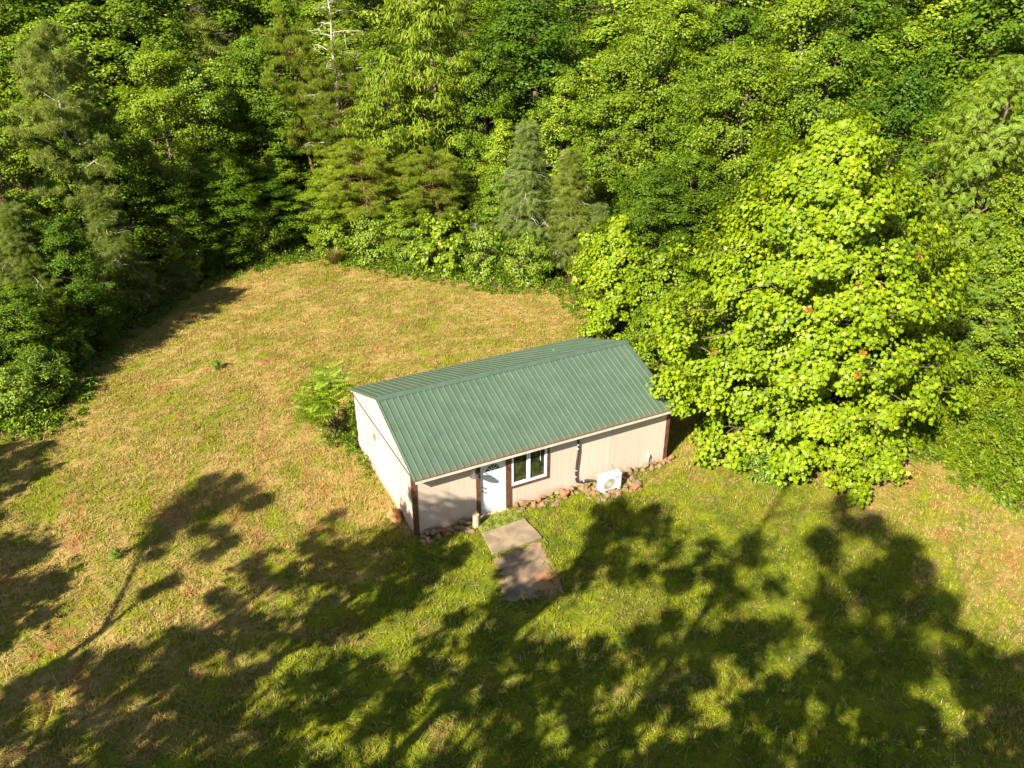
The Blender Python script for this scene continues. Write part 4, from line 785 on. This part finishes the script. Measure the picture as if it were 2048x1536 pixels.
# ------------------------------------------------------------------ slabs, post, stones
def concrete(name,c1,c2,stain=None):
    t=NT(name); p=t.pos(); a=t.noise(p,2.2,5,.65); b=t.noise(p,40,3,.7); c=t.mix(t.mr(a,.3,.7),c1,c2)
    if stain: 
        for s_ in stain: 
            vm=t.n('ShaderNodeVectorMath',operation='DISTANCE'); t.l(p,vm.inputs[0]); vm.inputs[1].default_value=s_[0]
            c=t.mix(t.math('MULTIPLY',t.mr(t.math('ADD',vm.outputs['Value'],t.math('MULTIPLY',t.noise(p,3,4),.6)),s_[1],s_[1]+.35,1,0),s_[2]),c,s_[3])
    return t.done(t.bsdf(c,.85,.25,t.math('ADD',a,b),.008))
def slab(name,poly,z0,z1,mat,label,cat,seed=0,sub=5,rag=.02):
    r_=random.Random(seed); pts=[]
    for i in range(len(poly)):
        a=poly[i]; b=poly[(i+1)%len(poly)]
        for k in range(sub): f_=k/sub; pts.append((a[0]*(1-f_)+b[0]*f_+r_.uniform(-rag,rag),a[1]*(1-f_)+b[1]*f_+r_.uniform(-rag,rag)))
    n=len(pts); g=MB().add([(x,y,z0) for x,y in pts]+[(x,y,z1) for x,y in pts],[tuple(range(n))[::-1],tuple(range(n,2*n))]+[(i,(i+1)%n,n+(i+1)%n,n+i) for i in range(n)])
    return tag(g.build(name,mat,None,.012),label,cat)
slab('concrete_step',[(1.90,-.90),(3.46,-.84),(3.52,-1.96),(1.77,-1.99)],-.1,.09,concrete('weathered concrete',(.17,.125,.08),(.28,.215,.14)),'tan concrete step slab lying in the grass before the white door','slab')
slab('mossy_slab',[(1.98,-.12),(3.50,-.12),(3.48,-.80),(1.93,-.88)],-.1,.035,concrete('mossy concrete',(.13,.15,.03),(.22,.22,.06)),'moss covered slab directly under the door sill','slab',1)
slab('patio_slab',[(1.80,-2.12),(3.42,-2.08),(3.2,-3.2),(2.92,-4.4),(2.1,-4.25),(1.22,-3.9),(1.6,-3.0)],-.1,.03,concrete('muddy concrete',(.17,.115,.075),(.28,.20,.125),[((2.75,-3.75,0),.55,.8,(.38,.16,.07)),((1.6,-3.75,0),.35,.7,(.10,.085,.085)),((2.7,-3.1,0),.35,.6,(.08,.06,.06))]),'dark muddy concrete pad stained with red clay, beyond the tan step slab','slab',2,9,.10)
# moss tufts on mossy slab
r_=np.random.RandomState(41); C3=np.stack([r_.uniform(1.98,3.48,60),r_.uniform(-.85,-.15,60),np.full(60,.05)],1)
V,Fx=cluster_leaves(r_,C3,np.full(60,.10),16,'oval',.05,.25); tag(link('moss',np_mesh('moss',V,[Fx],LM['weed'])),'green clover and moss over the slab at the door','moss',kind='stuff')
t=NT('log end wood'); p=t.obj(); lg=t.noise(t.scale(p,(10,10,1.2)),2,4); LOG=t.done(t.bsdf(t.mix(lg,(.30,.22,.14),(.48,.38,.26)),.85,.15,lg,.02))
MB().lathe((0,0,0),[(.118,-.1),(.114,.1),(.108,.3),(.11,.45),(.104,.468),(.05,.474),(0,.474)],20).build('log_post',LOG,None,smooth=True,loc=(1.93,-.40,0)); tag(COL.objects['log_post'],'short upright cut log at the left foot of the door','log')
import bmesh
def rock_mesh(seed):
    r=random.Random(seed); bm=bmesh.new(); bmesh.ops.create_icosphere(bm,subdivisions=2,radius=1)
    pl=[(Vector((r.gauss(0,1),r.gauss(0,1),r.gauss(0,1))).normalized(),r.uniform(.45,.8)) for _ in range(14)]
    for v in bm.verts:
        for n_,d_ in pl:
            e_=v.co.dot(n_)
            if e_>d_: v.co-=n_*(e_-d_)
        v.co*=1+r.uniform(-.015,.015)
    me=bpy.data.meshes.new('stone'); bm.to_mesh(me); bm.free()
    return me
t=NT('fieldstone'); p=t.obj(); oi=t.n('ShaderNodeObjectInfo').outputs['Random']; a=t.noise(p,1.4,5,.65); b=t.noise(p,7,4,.7)
c=t.mix(oi,(.29,.175,.10),(.28,.215,.14)); oi2=t.math('FRACT',t.math('MULTIPLY',oi,7.7)); c=t.mix(t.mr(oi2,.7,.95,0,.8),c,(.40,.17,.07)); c=t.mix(t.mr(a,.45,.75,0,.45),c,(.24,.13,.07)); c=t.mix(t.mr(b,.5,.75,0,.4),c,(.42,.33,.23))
STONE=t.done(t.bsdf(c,.85,.2,b,.06))
RM=[rock_mesh(i) for i in range(8)]
for m_ in RM: m_.materials.append(STONE)
rr=random.Random(12)
def stone(x,y,z,s,label,group=None,rot=None,mesh=None):
    o=bpy.data.objects.new('stone',mesh or RM[rr.randrange(8)]); COL.objects.link(o); o.location=(x,y,z); o.scale=s; o.rotation_euler=rot or (rr.uniform(-.5,.5),rr.uniform(-.4,.4),rr.uniform(0,6.28)); tag(o,label,'stone',group); return o
def heap(x0,x1,y0,y1,n,z,label,group,s0=.09,s1=.17,tiers=1,zfun=None):
    P=[];tries=0
    while len(P)<n and tries<6000:
        tries+=1; x,y=rr.uniform(x0,x1),rr.uniform(y0,y1); s=rr.uniform(s0,s1); 
        if all((x-a)**2+(y-b)**2>((s+c_)*.62)**2 for a,b,c_ in P): P.append((x,y,s))
    for x,y,s in P:
        k=(y-y0)/(y1-y0) if y1>y0 else 0
        stone(x,y,z+.13*k*tiers+s*.15,(s*rr.uniform(1.0,1.9),s*rr.uniform(.8,1.3),s*rr.uniform(.45,1.0)),label,group)
heap(.05,1.75,-.5,-.1,17,.0,'fieldstone in the loose row under the front wall left of the door','stones left of the door')
heap(3.5,6.1,-.42,-.08,30,.0,'fieldstone in the row under the front wall between door and heat pump','stones between the door and the heat pump',.07,.14,1)
heap(6.0,8.0,-1.12,-.12,52,.0,'fieldstone in the heap around the white heat pump unit','stones under the heat pump',.08,.155,.6)
heap(8.0,9.9,-.34,-.05,15,.0,'fieldstone in the thin line under the front wall near its right corner','stones by the right corner',.07,.15)
stone(5.35,-.3,.13,(.25,.19,.14),'large orange rounded stone against the front wall left of the black pipe',rot=(.3,0,.3),mesh=RM[1])
stone(4.75,-.62,.05,(.26,.12,.08),'long flat orange stone lying in the grass right of the door',rot=(.1,.1,.35),mesh=RM[2])
stone(7.72,-1.05,.12,(.24,.2,.16),'reddish brown square stone at the right front of the heap',rot=(.5,.1,.2),mesh=RM[3])
stone(1.62,-.62,.06,(.20,.10,.09),'oblong tan stone lying askew left of the log post',rot=(.1,.2,-.6),mesh=RM[4])
stone(8.05,-.42,.10,(.30,.16,.05),'flat tilted tan flagstone right of the heat pump',rot=(.7,.1,.9),mesh=RM[5])
t=NT('red clay boulder'); p=t.obj(); a=t.noise(p,1.6,5,.65); BO=t.done(t.bsdf(t.mix(a,(.36,.15,.055),(.48,.26,.11)),.9,.1,a,.1))
bm_=rock_mesh(33); bm_.materials.append(BO); tag(link('boulder',bm_,loc=(-.22,1.25,.05)),'big rusty orange boulder against the white gable wall','boulder'); COL.objects['boulder'].scale=(.34,.58,.42)
